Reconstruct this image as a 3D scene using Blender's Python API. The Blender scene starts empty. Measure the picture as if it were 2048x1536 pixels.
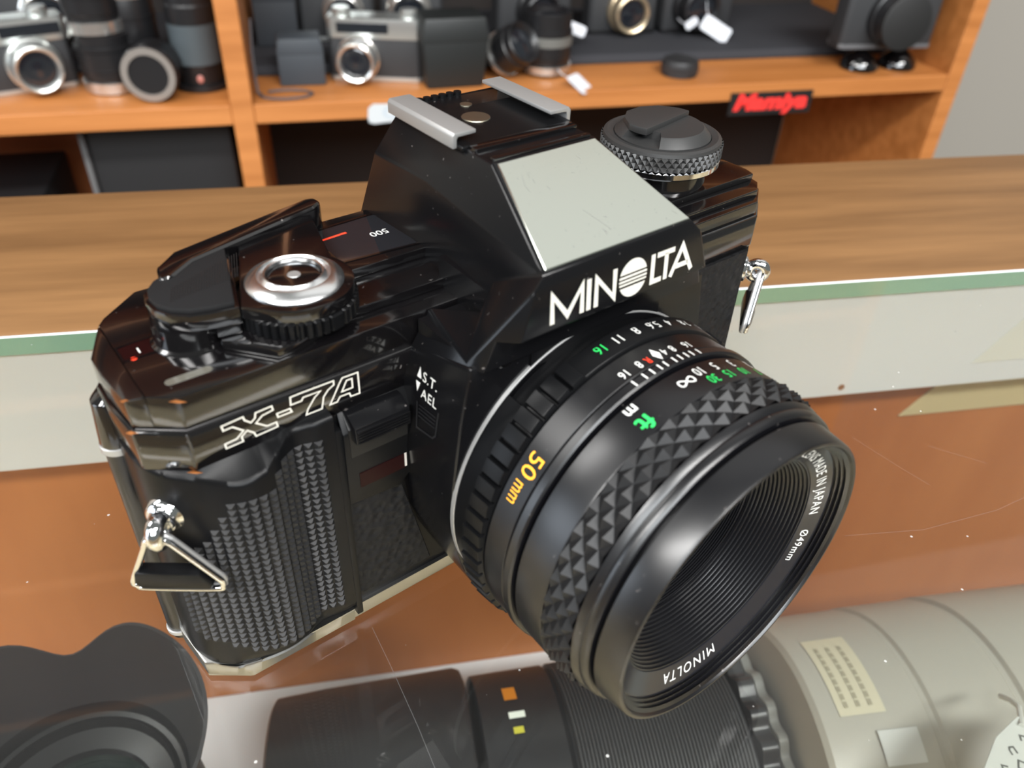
import bpy, bmesh, math, random
from mathutils import Vector, Matrix, noise
random.seed(7)
SC = bpy.context.scene
COL = SC.collection
PI = math.pi
MM = 0.001

# ------------------------------------------------------------------ camera
cam = bpy.data.cameras.new('camera')
cam_o = bpy.data.objects.new('camera', cam)
COL.objects.link(cam_o)
CR = [[0.9827751, -0.1809603, 0.0375023], [-0.0812586, -0.6053926, -0.7917682], [0.1659822, 0.7750827, -0.6096694]]
CP = [-53.448, -70.865, 134.216]
cam_o.matrix_world = Matrix(((CR[0][0], -CR[1][0], -CR[2][0], CP[0] * MM),
                             (CR[0][1], -CR[1][1], -CR[2][1], CP[1] * MM),
                             (CR[0][2], -CR[1][2], -CR[2][2], CP[2] * MM),
                             (0, 0, 0, 1)))
cam.sensor_width = 36
cam.lens = 1612.75 * 36 / 2048
cam.clip_start = 0.01
cam.dof.use_dof = True
cam.dof.focus_distance = 0.160
cam.dof.aperture_fstop = 21
SC.camera = cam_o

# ------------------------------------------------------------------ light
W = bpy.data.worlds.new('shop_air')
SC.world = W
W.use_nodes = True
W.node_tree.nodes['Background'].inputs[0].default_value = (0.84, 0.88, 0.82, 1)
W.node_tree.nodes['Background'].inputs[1].default_value = 0.20


def area(name, loc, target, sx, sy, power, color=(1, 1, 1)):
    l = bpy.data.lights.new(name, 'AREA')
    l.shape = 'RECTANGLE'
    l.size, l.size_y = sx, sy
    l.energy = power
    l.color = color
    o = bpy.data.objects.new(name, l)
    COL.objects.link(o)
    o.location = loc
    d = Vector(target) - Vector(loc)
    o.rotation_euler = d.to_track_quat('-Z', 'Y').to_euler()
    return o


area('ceiling_luminaire', (-1.55, 0.36, 1.5), (-1.55, 0.36, 0), 1.2, 0.30, 24, (1, 0.985, 0.965))
area('ceiling_luminaire', (1.0, 0.9, 1.5), (1.0, 0.9, 0), 2.2, 1.6, 8.5, (1, 0.985, 0.965))
area('ceiling_luminaire', (-1.2, -1.0, 1.5), (-1.2, -1.0, 0), 1.2, 0.30, 62, (1, 0.985, 0.965))
area('ceiling_luminaire', (0.75, -1.0, 1.5), (0.75, -1.0, 0), 1.2, 0.30, 62, (1, 0.985, 0.965))
area('window_and_fill', (-2.3, -0.35, 0.42), (0, 0, 0.03), 1.0, 0.8, 14, (0.80, 0.89, 1))  # bluish daylight from the window on the left
area('window_and_fill', (-0.1, -2.05, 1.45), (0, 0, 0.0), 2.2, 0.8, 92, (0.93, 0.97, 1))  # added high front fill for rail and case, no window there

SC.view_settings.view_transform = 'Standard'
SC.view_settings.look = 'None'
SC.view_settings.gamma = 1
SC.view_settings.exposure = 0.0
SC.view_settings.use_curve_mapping = False


# ------------------------------------------------------------------ materials
def srgb(r, g, b):
    f = lambda c: (c / 255 / 12.92) if c / 255 <= 0.04045 else ((c / 255 + 0.055) / 1.055) ** 2.4
    return (f(r), f(g), f(b), 1)


def mat(name, col, rough=0.5, metal=0.0, spec=0.5, bump=None, mix=None, coat=0.0, emit=None):
    """bump=(kind, scale, strength, distance mm); mix=(scale xyz, colour, low, high, detail)"""
    m = bpy.data.materials.new(name)
    m.use_nodes = True
    nt = m.node_tree
    b = nt.nodes['Principled BSDF']
    b.inputs['Base Color'].default_value = col
    b.inputs['Roughness'].default_value = rough
    b.inputs['Metallic'].default_value = metal
    b.inputs['Specular IOR Level'].default_value = spec
    b.inputs['Coat Weight'].default_value = coat
    if bump or mix:
        tc = nt.nodes.new('ShaderNodeTexCoord')
    if mix:
        sc, c2, lo, hi, det = mix
        mp = nt.nodes.new('ShaderNodeMapping')
        mp.inputs['Scale'].default_value = sc
        nt.links.new(tc.outputs['Object'], mp.inputs[0])
        n = nt.nodes.new('ShaderNodeTexNoise')
        n.inputs['Scale'].default_value = 1
        n.inputs['Detail'].default_value = det
        n.inputs['Roughness'].default_value = 0.6
        nt.links.new(mp.outputs[0], n.inputs['Vector'])
        r = nt.nodes.new('ShaderNodeValToRGB')
        r.color_ramp.elements[0].position = lo
        r.color_ramp.elements[0].color = col
        r.color_ramp.elements[1].position = hi
        r.color_ramp.elements[1].color = c2
        nt.links.new(n.outputs[0], r.inputs[0])
        nt.links.new(r.outputs[0], b.inputs['Base Color'])
    if bump:
        kind, sc, st, dist = bump
        if kind == 'vor':
            n = nt.nodes.new('ShaderNodeTexVoronoi')
            n.feature = 'SMOOTH_F1'
            n.inputs['Scale'].default_value = sc
            n.inputs['Smoothness'].default_value = 0.6
            out = n.outputs['Distance']
        else:
            n = nt.nodes.new('ShaderNodeTexNoise')
            n.inputs['Scale'].default_value = sc
            n.inputs['Detail'].default_value = 3
            out = n.outputs[0]
        nt.links.new(tc.outputs['Object'], n.inputs['Vector'])
        bp = nt.nodes.new('ShaderNodeBump')
        bp.inputs['Strength'].default_value = st
        bp.inputs['Distance'].default_value = dist * MM
        nt.links.new(out, bp.inputs['Height'])
        nt.links.new(bp.outputs[0], b.inputs['Normal'])
    return m


DUST = ((900, 900, 900), (0.11, 0.10, 0.095, 1), 0.72, 0.80, 2)
GLOSS = mat('gloss_black_plastic', (0.003, 0.0027, 0.003, 1), 0.13, spec=0.75, coat=0.3, mix=DUST)
SATIN = mat('satin_black_plastic', (0.0035, 0.0035, 0.004, 1), 0.21, spec=0.27, mix=DUST, bump=('noise', 2600, 0.12, 0.05))
FRAMEB = mat('matt_black_plastic', (0.0036, 0.0037, 0.0041, 1), 0.33, spec=0.13, bump=('noise', 3000, 0.15, 0.05))
ANOD = mat('anodised_black_metal', (0.0024, 0.0024, 0.0033, 1), 0.31, spec=0.6, mix=DUST, bump=('noise', 4000, 0.10, 0.04))
ANODG = mat('gloss_anodised_black', (0.012, 0.012, 0.014, 1), 0.2)
RUBBER = mat('black_rubber', (0.009, 0.009, 0.0095, 1), 0.46, spec=0.28, bump=('noise', 1800, 0.25, 0.08))
LEATHER = mat('black_leatherette', (0.009, 0.009, 0.0095, 1), 0.50, spec=0.12, bump=('vor', 620, 0.9, 0.5))
BAFFLE = mat('flat_black_baffle', (0.006, 0.006, 0.007, 1), 0.28)
CHROME = mat('polished_chrome', (0.82, 0.83, 0.85, 1), 0.08, metal=1)
STEEL = mat('satin_steel', (0.36, 0.36, 0.355, 1), 0.40, metal=0.65, bump=('noise', 900, 0.05, 0.05))
MIRROR = mat('brushed_silver_plate', (0.66, 0.70, 0.635, 1), 0.24, metal=1,
             mix=((420, 160, 420), (0.28, 0.29, 0.26, 1), 0.70, 0.78, 5))
WHITE = mat('white_print', (0.66, 0.66, 0.63, 1), 0.5)
GREEN = mat('green_print', (0.02, 0.50, 0.10, 1), 0.5)
ORANGE = mat('orange_print', (0.95, 0.40, 0.02, 1), 0.5)
RED = mat('red_print', (0.75, 0.05, 0.02, 1), 0.45)
DARKRED = mat('dark_red_window', (0.009, 0.0018, 0.002, 1), 0.3, spec=0.12)
CREAM = mat('cream_lettering', (0.56, 0.54, 0.48, 1), 0.5)
TURNED = mat('turned_aluminium', (0.86, 0.87, 0.88, 1), 0.26, metal=1)
KNOBM = mat('grey_black_knob', (0.022, 0.022, 0.022, 1), 0.42, spec=0.45, bump=('noise', 2500, 0.15, 0.05))
DARKGLASS = mat('dark_glass', (0.010, 0.011, 0.013, 1), 0.04, coat=0.5)


# ------------------------------------------------------------------ mesh helpers (all in millimetres)
class MB:
    def __init__(s):
        s.bm = bmesh.new()

    def _start(s):
        return len(s.bm.verts)

    def poly(s, faces, verts):
        vs = [s.bm.verts.new(v) for v in verts]
        for f in faces:
            try:
                s.bm.faces.new([vs[i] for i in f])
            except ValueError:
                pass
        return vs

    def ext(s, pts, ax, a, b, shift=(0, 0), scale=1.0):
        """prism: 2-D outline pts extruded along an axis from a to b"""
        def P(p, h):
            x, y = p
            return {'z': (x, y, h), 'y': (x, h, y), 'x': (h, x, y)}[ax]
        n = len(pts)
        cx = sum(p[0] for p in pts) / n
        cy = sum(p[1] for p in pts) / n
        q = [(cx + (p[0] - cx) * scale + shift[0], cy + (p[1] - cy) * scale + shift[1]) for p in pts]
        vs = [s.bm.verts.new(P(p, a)) for p in pts] + [s.bm.verts.new(P(p, b)) for p in q]
        s.bm.faces.new(vs[:n][::-1])
        s.bm.faces.new(vs[n:])
        for i in range(n):
            j = (i + 1) % n
            s.bm.faces.new((vs[i], vs[j], vs[n + j], vs[n + i]))
        return vs

    def box(s, x0, x1, y0, y1, z0, z1):
        return s.ext([(x0, y0), (x1, y0), (x1, y1), (x0, y1)], 'z', z0, z1)

    def hull(s, pts):
        vs = [s.bm.verts.new(p) for p in pts]
        bmesh.ops.convex_hull(s.bm, input=vs)
        return vs

    def lathe(s, prof, o=(0, 0, 0), ax='z', seg=64, close=False, radius=None, caps=True):
        """prof: (h, r) along axis through o; radius(k, r) may modulate"""
        rings = []
        for (h, r) in prof:
            row = []
            for k in range(seg):
                t = 2 * PI * k / seg
                rr = radius(t, h, r) if radius else r
                c, d = rr * math.cos(t), rr * math.sin(t)
                p = {'z': (c, d, h), 'y': (c, h, d), 'x': (h, c, d)}[ax]
                row.append(s.bm.verts.new((p[0] + o[0], p[1] + o[1], p[2] + o[2])))
            rings.append(row)
        m = len(rings)
        for i in range(m if close else m - 1):
            A, B = rings[i], rings[(i + 1) % m]
            for k in range(seg):
                j = (k + 1) % seg
                s.bm.faces.new((A[k], A[j], B[j], B[k]))
        if not close and caps:
            if prof[0][1] > 1e-6:
                s.bm.faces.new(rings[0][::-1])
            if prof[-1][1] > 1e-6:
                s.bm.faces.new(rings[-1])
        return [v for r in rings for v in r]

    def tube(s, path, r, seg=10, closed=False):
        P = [Vector(p) for p in path]
        n = len(P)
        rings = []
        up = None
        for i in range(n):
            a = P[(i - 1) % n] if (closed or i > 0) else P[i]
            b = P[(i + 1) % n] if (closed or i < n - 1) else P[i]
            t = (b - a).normalized()
            if up is None:
                up = t.orthogonal().normalized()
            up = (up - t * up.dot(t)).normalized()
            w = t.cross(up)
            rr = r[i] if isinstance(r, (list, tuple)) else r
            rings.append([s.bm.verts.new(P[i] + rr * (math.cos(2 * PI * k / seg) * up + math.sin(2 * PI * k / seg) * w)) for k in range(seg)])
        for i in range(n if closed else n - 1):
            A, B = rings[i], rings[(i + 1) % n]
            off = 0
            if closed and i == n - 1:
                off = min(range(seg), key=lambda q: (B[q].co - A[0].co).length)
            for k in range(seg):
                s.bm.faces.new((A[k], A[(k + 1) % seg], B[(k + 1 + off) % seg], B[(k + off) % seg]))
        if not closed:
            s.bm.faces.new(rings[0][::-1])
            s.bm.faces.new(rings[-1])

    def sphere(s, c, r, u=24, v=14, sz=1.0):
        m = Matrix.Translation(c) @ Matrix.Diagonal((r, r, r * sz, 1))
        return bmesh.ops.create_uvsphere(s.bm, u_segments=u, v_segments=v, radius=1, matrix=m)['verts']

    def xf(s, M, verts=None):
        bmesh.ops.transform(s.bm, matrix=M, verts=verts if verts is not None else s.bm.verts[:])

    def bevel(s, w, seg=2, ang=25):
        s.bm.normal_update()
        bmesh.ops.recalc_face_normals(s.bm, faces=s.bm.faces[:])
        es = [e for e in s.bm.edges if len(e.link_faces) == 2 and e.calc_face_angle(0) > math.radians(ang)]
        bmesh.ops.bevel(s.bm, geom=es, offset=w, segments=seg, profile=0.6, affect='EDGES', clamp_overlap=True)
        return s

    def obj(s, name, m, parent=None, smooth=32, normals=True, kind=None, label=None):
        if normals:
            bmesh.ops.recalc_face_normals(s.bm, faces=s.bm.faces[:])
        bmesh.ops.scale(s.bm, vec=(MM, MM, MM), verts=s.bm.verts[:])
        me = bpy.data.meshes.new(name)
        s.bm.to_mesh(me)
        s.bm.free()
        for q in (m if isinstance(m, (list, tuple)) else [m]):
            me.materials.append(q)
        if smooth:
            me.polygons.foreach_set('use_smooth', [True] * len(me.polygons))
            me.set_sharp_from_angle(angle=math.radians(smooth))
        o = bpy.data.objects.new(name, me)
        COL.objects.link(o)
        if parent is not None:
            o.parent = parent
        if kind:
            o['kind'] = kind
        if label:
            o['label'] = label
        return o


def thing(name, label, cat, loc=(0, 0, 0), rz=0.0, group=None, rot=None):
    o = bpy.data.objects.new(name, None)
    o.empty_display_size = 0.02
    COL.objects.link(o)
    o.location = [c * MM for c in loc]
    o.rotation_euler = rot if rot else (0, 0, rz)
    tag(o, label, cat, group)
    return o


def tag(o, label, cat, group=None):
    o['label'] = label
    o['category'] = cat
    if group:
        o['group'] = group
    return o


def copy_tree(o, parent=None):
    c = o.copy()
    COL.objects.link(c)
    if parent is not None:
        c.parent = parent
    for ch in list(o.children):
        copy_tree(ch, c)
    return c


_tc = {}


def text2d(body, cap, xs=1.0, shear=0.0, bold=0.0, space=1.0, align='CENTER'):
    """flat lettering outline as (verts, faces), height of the tallest glyph = cap mm, baseline at 0"""
    key = (body, shear, bold, space)
    if key not in _tc:
        cu = bpy.data.curves.new('t', 'FONT')
        cu.body = body
        cu.size = 1
        cu.shear = shear
        cu.offset = bold
        cu.space_character = space
        cu.resolution_u = 3
        ob = bpy.data.objects.new('t', cu)
        me = bpy.data.meshes.new_from_object(ob)
        _tc[key] = ([tuple(v.co) for v in me.vertices], [tuple(p.vertices) for p in me.polygons])
        bpy.data.objects.remove(ob)
        bpy.data.curves.remove(cu)
        bpy.data.meshes.remove(me)
    vs, fs = _tc[key]
    H = 0.715
    k = cap / H
    x0 = min(v[0] for v in vs)
    x1 = max(v[0] for v in vs)
    cx = (x0 + x1) / 2 if align == 'CENTER' else x0
    return [((v[0] - cx) * k * xs, v[1] * k) for v in vs], fs


def add_text(mb, t2, fn):
    vs, fs = t2
    mb.poly(fs, [fn(x, y) for x, y in vs])


def stroke(mb, pts, w, fn, closed=False):
    """ribbon of width w along a 2-D polyline, mapped by fn"""
    n = len(pts)
    P = [Vector(p) for p in pts]
    L, R_ = [], []
    for i in range(n):
        a = P[(i - 1) % n] if (closed or i > 0) else None
        b = P[(i + 1) % n] if (closed or i < n - 1) else None
        d1 = (P[i] - a).normalized() if a is not None else None
        d2 = (b - P[i]).normalized() if b is not None else None
        d1 = d1 if d1 is not None else d2
        d2 = d2 if d2 is not None else d1
        n1 = Vector((-d1.y, d1.x))
        n2 = Vector((-d2.y, d2.x))
        m = n1 + n2
        m = m.normalized() if m.length > 1e-6 else n1
        k = w / 2 / max(0.45, m.dot(n1))
        L.append(P[i] + m * k)
        R_.append(P[i] - m * k)
    vs = [fn(*p) for p in L] + [fn(*p) for p in R_]
    fs = [(i, (i + 1) % n, n + (i + 1) % n, n + i) for i in range(n if closed else n - 1)]
    mb.poly(fs, vs)

# ================================================================== the film camera (body frame: x along the body, y into it, z up, mm)
CAMR = thing('film_camera', 'large black manual film camera with a fifty millimetre lens standing on the glass counter',
             'camera', (0, 0, 0), math.radians(27.2))
ZA = 35.0                                   # height of the lens axis
PF = [(-62, 54), (62, 54), (68, 58.5), (69, 63), (69, 72), (65, 80.5), (58, 86), (-58, 86), (-64.5, 80.5), (-68.9, 72), (-68.9, 67), (-68, 58.5)]


def inset(pts, d):
    n = len(pts)
    cx = sum(p[0] for p in pts) / n
    out = []
    for i in range(n):
        a, b, c = Vector(pts[i - 1]), Vector(pts[i]), Vector(pts[(i + 1) % n])
        d1, d2 = (b - a).normalized(), (c - b).normalized()
        n1, n2 = Vector((-d1.y, d1.x)), Vector((-d2.y, d2.x))
        m = (n1 + n2).normalized()
        out.append(tuple(b + m * d / max(0.4, m.dot(n1))))
    return out


# --- body shell
m = MB()
m.ext(inset(PF, 0.4), 'z', 3, 53)
m.bevel(0.4, 1).obj('body_shell', FRAMEB, CAMR)
m = MB()
m.ext(inset(PF, 0.8), 'z', 0.0, 1.2)
m.ext(inset(PF, -0.45), 'z', 1.2, 4.6, scale=1.0)
m.bevel(0.4, 2)
BPM = mat('base_plate_metal', (0.36, 0.36, 0.35, 1), 0.30, metal=1)
base_mb = m
# --- top plate: two storeys with a groove between them, terraces towards the prism
m = MB()
m.ext(PF, 'z', 51.6, 59.0)
m.bevel(0.45, 2)
lw = [(-61.7, 54.6), (-12, 54.6), (-12, 85.4), (-57.8, 85.4), (-64, 80.2), (-65.2, 78.6), (-65.2, 57.2)]
m.ext(lw, 'z', 59.4, 64.7)
m.hull([(-65.2, 57.1, 59.4), (-65.2, 57.1, 64.7), (-65.2, 78.7, 64.7), (-65.2, 78.7, 59.4), (-67.6, 58.9, 59.4), (-67.6, 58.9, 64.0),
        (-68.4, 67, 59.4), (-68.4, 67, 63.7), (-68.4, 72, 59.4), (-68.4, 72, 63.7)])
m.ext([(12, 54.5), (61.7, 54.5), (67.5, 58.9), (68.5, 63), (68.5, 72), (64.7, 80.2), (57.8, 85.4), (12, 85.4)], 'z', 59.4, 62.0)
m.ext([(12, 56.6), (63.8, 56.6), (67.2, 59.4), (68.1, 63), (68.1, 72), (64.4, 80), (57.6, 85), (12, 85)], 'z', 62.0, 63.4)
m.ext([(12, 60.8), (67.0, 60.8), (67.7, 63.4), (67.7, 72), (64, 79.6), (57.2, 84.6), (12, 84.6)], 'z', 63.4, 64.9)
m.ext([(-52.5, 62), (-46.8, 55.3), (-43.2, 55.4), (-33, 58.8), (-12, 58.8), (-12, 84), (-40, 84), (-48, 72)], 'z', 64.7, 66.4)
m.ext([(-31.2, 66.6), (-12, 66.6), (-12, 85), (-31.2, 85)], 'z', 66.4, 68.2)
m.bevel(0.32, 2)
m.ext([(-61.7, 54.75), (-12, 54.75), (-12, 85.2), (-57.8, 85.2), (-63.8, 80.0), (-68.1, 72), (-68.1, 67), (-67.3, 59.0)], 'z', 58.6, 59.8)
m.ext([(12, 54.75), (61.7, 54.75), (67.3, 59.0), (68.3, 63), (68.3, 72), (64.5, 80), (57.8, 85.2), (12, 85.2)], 'z', 58.6, 59.8)
m.obj('top_plate', GLOSS, CAMR)

m = MB()                                      # brassing where the black has worn off the corner edges
for x, y, z, dx, dz in ((-67.3, 59.0, 64.05, 0.9, 0.5), (-67.9, 58.7, 58.9, 0.9, 0.55), (-61.9, 54.3, 64.55, 1.3, 0.3), (-62.3, 53.95, 51.9, 1.2, 0.3)):
    m.hull([(x - dx * 0.8, y + dx * 0.6 - 0.12, z - dz * 0.3), (x + dx * 0.8, y - dx * 0.6 - 0.12, z - dz * 0.2), (x, y - 0.2, z + dz * 0.4), (x + 0.1, y - 0.2, z - dz), (x, y + 0.4, z)])
m.obj('edge_wear', mat('worn_copper_edge', srgb(176, 112, 62), 0.35, metal=0.7), CAMR, kind='stuff')

# outlined model lettering on the front of the top plate
Lx = [(-57.19, 57.95), (-53.97, 58.15), (-53.86, 57.5), (-52.99, 56.62), (-52.3, 57.15), (-52.09, 58.03), (-49.57, 58.13), (-49.47, 57.35), (-51.2, 57.1),
      (-52.3, 56.18), (-50.78, 54.9), (-49.29, 54.92), (-49.19, 54.02), (-52.63, 53.85), (-52.87, 54.67), (-53.78, 55.5), (-54.73, 54.75), (-54.64, 53.85),
      (-57.21, 53.75), (-57.27, 54.6), (-55.47, 54.75), (-54.26, 55.74), (-55.71, 57.11), (-57.09, 57.06)]
L7 = [(-46.6, 58.4), (-44.98, 58.45), (-39.49, 58.4), (-39.5, 57.64), (-40.53, 57.1), (-41.4, 56.11), (-41.9, 54.02), (-44.52, 54.05), (-44.15, 55.0), (-42.8, 56.7),
      (-41.77, 57.45), (-44.63, 57.5), (-44.95, 56.98), (-46.7, 57.0)]
LA = [(-38.01, 58.31), (-35.31, 58.25), (-35.32, 54.13), (-36.87, 54.2), (-37.07, 54.92), (-38.69, 54.95), (-39.28, 54.17), (-40.5, 54.15), (-38.5, 57.6)]
LI = [(-37.33, 57.54), (-36.4, 57.5), (-36.44, 55.75), (-38.31, 55.75)]
LD = [(-49.0, 56.4), (-46.91, 56.4), (-46.69, 55.7), (-48.9, 55.7)]
m = MB()
for q in (Lx, L7, LA, LI, LD):
    stroke(m, q, 0.26, lambda x, y: (x, 53.955, y), True)
m.obj('model_lettering', CREAM, CAMR, smooth=0, normals=False, label='white outlined letters X-7A on the front of the top plate')

# --- exposure counter, status slot, speed window
m = MB()
m.box(-3.0, 3.0, -1.9, 1.9, 64.6, 64.75)
m.xf(Matrix.Translation((-61.9, 69.0, 0)) @ Matrix.Rotation(math.radians(6), 4, 'Z'))
m.obj('frame_counter', DARKRED, CAMR, label='small dark frame counter window showing 1')
m = MB()
stroke(m, [(-3.1, -2.0), (3.1, -2.0), (3.1, 2.0), (-3.1, 2.0)], 0.35, lambda x, y: (x - 61.9, y + 69.0, 64.80), True)
m.obj('counter_frame', GLOSS, CAMR, smooth=0, normals=False)
m = MB()
add_text(m, text2d('1', 1.5), lambda x, y: (-62.4 - x, 69.3 - y, 64.80))
m.obj('counter_numeral', WHITE, CAMR, smooth=0, normals=False)
m = MB()
m.lathe([(64.78, 0.45), (64.8, 0.45)], (-63.6, 66.9, 0), 'z', 14)
m.obj('counter_dot', RED, CAMR)
m = MB()
n = 10
cap = [(-61.3 + 0.75 * math.cos(PI / 2 + PI * k / n), 58.7 + 0.75 * math.sin(PI / 2 + PI * k / n)) for k in range(n + 1)] + \
      [(-56.1 + 0.75 * math.cos(-PI / 2 + PI * k / n), 58.7 + 0.75 * math.sin(-PI / 2 + PI * k / n)) for k in range(n + 1)]
m.ext(cap, 'z', 64.6, 64.76)
m.obj('load_signal_slot', mat('smoked_window', (0.09, 0.085, 0.07, 1), 0.15), CAMR)
m = MB()
m.ext([(-28.6, 70.0), (-14.6, 68.8), (-15.0, 82.2), (-28.4, 81.6)], 'z', 68.15, 68.26)
m.obj('speed_window', DARKGLASS, CAMR)
m = MB()
stroke(m, [(-29.1, 69.6), (-14.2, 68.4), (-14.6, 82.7), (-28.9, 82.1)], 0.5, lambda x, y: (x, y, 68.35), True)
m.obj('speed_window_frame', GLOSS, CAMR, smooth=0, normals=False)
m = MB()
stroke(m, [(-28.1, 78.2), (-23.0, 78.6)], 0.55, lambda x, y: (x, y, 68.30))
m.obj('speed_index', RED, CAMR, smooth=0, normals=False)
m = MB()
add_text(m, text2d('500', 1.7), lambda x, y: (-18.3 - x, 76.2 - y, 68.30))
m.obj('speed_numeral', WHITE, CAMR, smooth=0, normals=False)

# --- shutter dial, advance lever, release button
HX, HY = -39.3, 64.0
m = MB()
m.lathe([(66.4, 8.7), (66.5, 9.3), (68.8, 9.3), (69.0, 8.8)], (HX, HY, 0), 'z', 176, radius=lambda t, h, r: r - (0.55 if int(t / (2 * PI) * 176) % 4 == 3 else 0) if 66.45 < h < 68.9 else r)
m.obj('shutter_dial', FRAMEB, CAMR, smooth=20)


def arc(cx, cy, r, a0, a1, n):
    return [(cx + r * math.cos(math.radians(a0 + (a1 - a0) * k / n)), cy + r * math.sin(math.radians(a0 + (a1 - a0) * k / n))) for k in range(n + 1)]


m = MB()
m.ext([(-41.6, 80.0), (-48.9, 61.4)] + arc(HX, HY, 8.9, 222, 385, 22) + [(-30.2, 72), (-27.2, 83.2), (-33, 82.4)], 'z', 69.0, 71.2)
m.bevel(0.28, 2)
lever = m.obj('advance_lever', GLOSS, CAMR)
PAD = [(-42.9, 81.0), (-48.9, 61.7), (-52.5, 62.3), (-55.6, 63.3), (-57.9, 65.2), (-59.2, 67.6), (-59.5, 70.2), (-58.9, 72.8), (-57.2, 74.9), (-53, 77.0), (-48, 79.2), (-44.4, 80.8)]
m = MB()
m.ext(PAD, 'z', 68.2, 71.0)
m.ext([(-46.5, 70), (-49.2, 61.9), (-52.6, 62.5), (-52.6, 68)], 'z', 66.5, 69)
m.bevel(0.3, 2).obj('lever_tip', GLOSS, lever)
m = MB()
m.ext(inset(PAD, -0.6), 'z', 70.9, 71.75)
m.bevel(0.35, 2)
m.obj('thumb_pad', mat('ribbed_pad_black', (0.010, 0.010, 0.0105, 1), 0.55, spec=0.15, bump=('noise', 2400, 0.3, 0.08)), lever)
m = MB()
for k in range(26):                          # fine ribs moulded into the thumb pad
    x = -57.5 + k * 0.42
    y0, y1 = 66.4 + max(0, (-55 - x)) * 0.5, 72.8 + (x + 57.5) * 0.30
    d = Vector((0.36, 0.93)).normalized()
    c = Vector((x + 0.8, 67.2 + (k * 0.06)))
    e = c + d * (4.0 + k * 0.14)
    stroke(m, [tuple(c), tuple(e)], 0.12, lambda u, v: (u, v, 71.8))
m.obj('pad_ribs', RUBBER, lever, smooth=0, normals=False, kind='stuff')
m = MB()
m.ext([(-56.2, 73.6), (-55.4, 77.4), (-51.6, 80.9), (-26.4, 87.3), (-24.6, 86.9), (-24.2, 84.9), (-26.6, 83.0), (-50, 76.6), (-54.3, 73.4)], 'z', 67.4, 72.2)
m.bevel(0.9, 3).obj('lever_arm', GLOSS, lever)
m = MB()
m.lathe([(64.6, 5.7), (64.9, 5.6), (65.2, 5.1), (68.3, 5.0)], (-55.0, 68.2, 0), 'z', 48)
m.obj('lever_post', GLOSS, CAMR)
m = MB()
m.lathe([(71.1, 7.3), (71.4, 7.4), (71.7, 7.2), (72.5, 5.7), (72.5, 5.5), (72.1, 5.2), (72.3, 4.9), (72.7, 4.5), (72.6, 4.2), (71.3, 4.1)], (HX, HY, 0), 'z', 96, True)
m.obj('release_ring', TURNED, CAMR, label='polished chrome ring round the release button')
m = MB()
m.lathe([(71.2, 4.05), (72.0, 4.0), (72.25, 3.2), (72.1, 0)], (HX, HY, 0), 'z', 48)
m.obj('release_button', GLOSS, CAMR)
m = MB()
m.lathe([(72.1, 1.05), (72.24, 0.95), (72.24, 0)], (HX, HY, 0), 'z', 24)
m.obj('button_centre', STEEL, CAMR)

# --- rewind knob
RX, RY = 48.3, 72.3
m = MB()
m.lathe([(64.5, 10.4), (68.4, 10.0), (68.6, 9.5)], (RX, RY, 0), 'z', 64)
m.obj('rewind_post', GLOSS, CAMR)
m = MB()
m.lathe([(68.4, 12.1), (68.9, 12.7), (69.9, 12.7), (70.3, 12.2)], (RX, RY, 0), 'z', 72)
m.obj('rewind_trim_ring', CHROME, CAMR, label='chrome ring below the rewind knob')
m = MB()
N = 54
rows = [(70.4, 12.3), (71.4, 12.3), (72.4, 12.3), (73.3, 12.3)]
vv = []
for i, (h, r) in enumerate(rows):
    for k in range(2 * N):
        t = PI * k / N
        q = r + (0.55 if (i + k) % 2 == 0 and 0 < i < 3 or (i in (0, 3) and k % 2 == i % 2) else 0)
        vv.append(m.bm.verts.new((RX + q * math.cos(t), RY + q * math.sin(t), h)))
for i in range(3):
    for k in range(2 * N):
        a_, b_ = vv[i * 2 * N + k], vv[i * 2 * N + (k + 1) % (2 * N)]
        c_, d_ = vv[(i + 1) * 2 * N + (k + 1) % (2 * N)], vv[(i + 1) * 2 * N + k]
        if (i + k) % 2:
            m.bm.faces.new((a_, b_, d_)); m.bm.faces.new((b_, c_, d_))
        else:
            m.bm.faces.new((a_, b_, c_)); m.bm.faces.new((a_, c_, d_))
m.lathe([(73.3, 12.5), (74.0, 12.3), (74.3, 11.6), (74.0, 10.3), (73.6, 10.0)], (RX, RY, 0), 'z', 64)
m.obj('rewind_grip_ring', KNOBM, CAMR, smooth=15)
m = MB()
m.lathe([(73.6, 10.1), (74.2, 10.1), (74.3, 10.0), (75.7, 8.7), (76.0, 8.3), (76.0, 0)], (RX, RY, 0), 'z', 144,
        radius=lambda t, h, r: min(r, 5.6) if h > 74.25 and 168 < math.degrees(t) < 218 else r)
knob = m.obj('rewind_knob', KNOBM, CAMR, smooth=25)
m = MB()                                      # folding crank: a raised lobe over the back half of the knob
pl = [(RX + x, RY + y) for x, y in [(-7.6, -2.5), (-1.0, -1.3), (8.3, 0.6), (7.6, 3.2), (5, 6.6), (1, 8.2), (-3.5, 7.7), (-6.6, 5.2), (-8.4, 2), (-8.3, -0.4)]]
m.ext(pl, 'z', 75.6, 77.1)
m.bevel(0.35, 2).obj('rewind_crank', KNOBM, knob)
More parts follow.
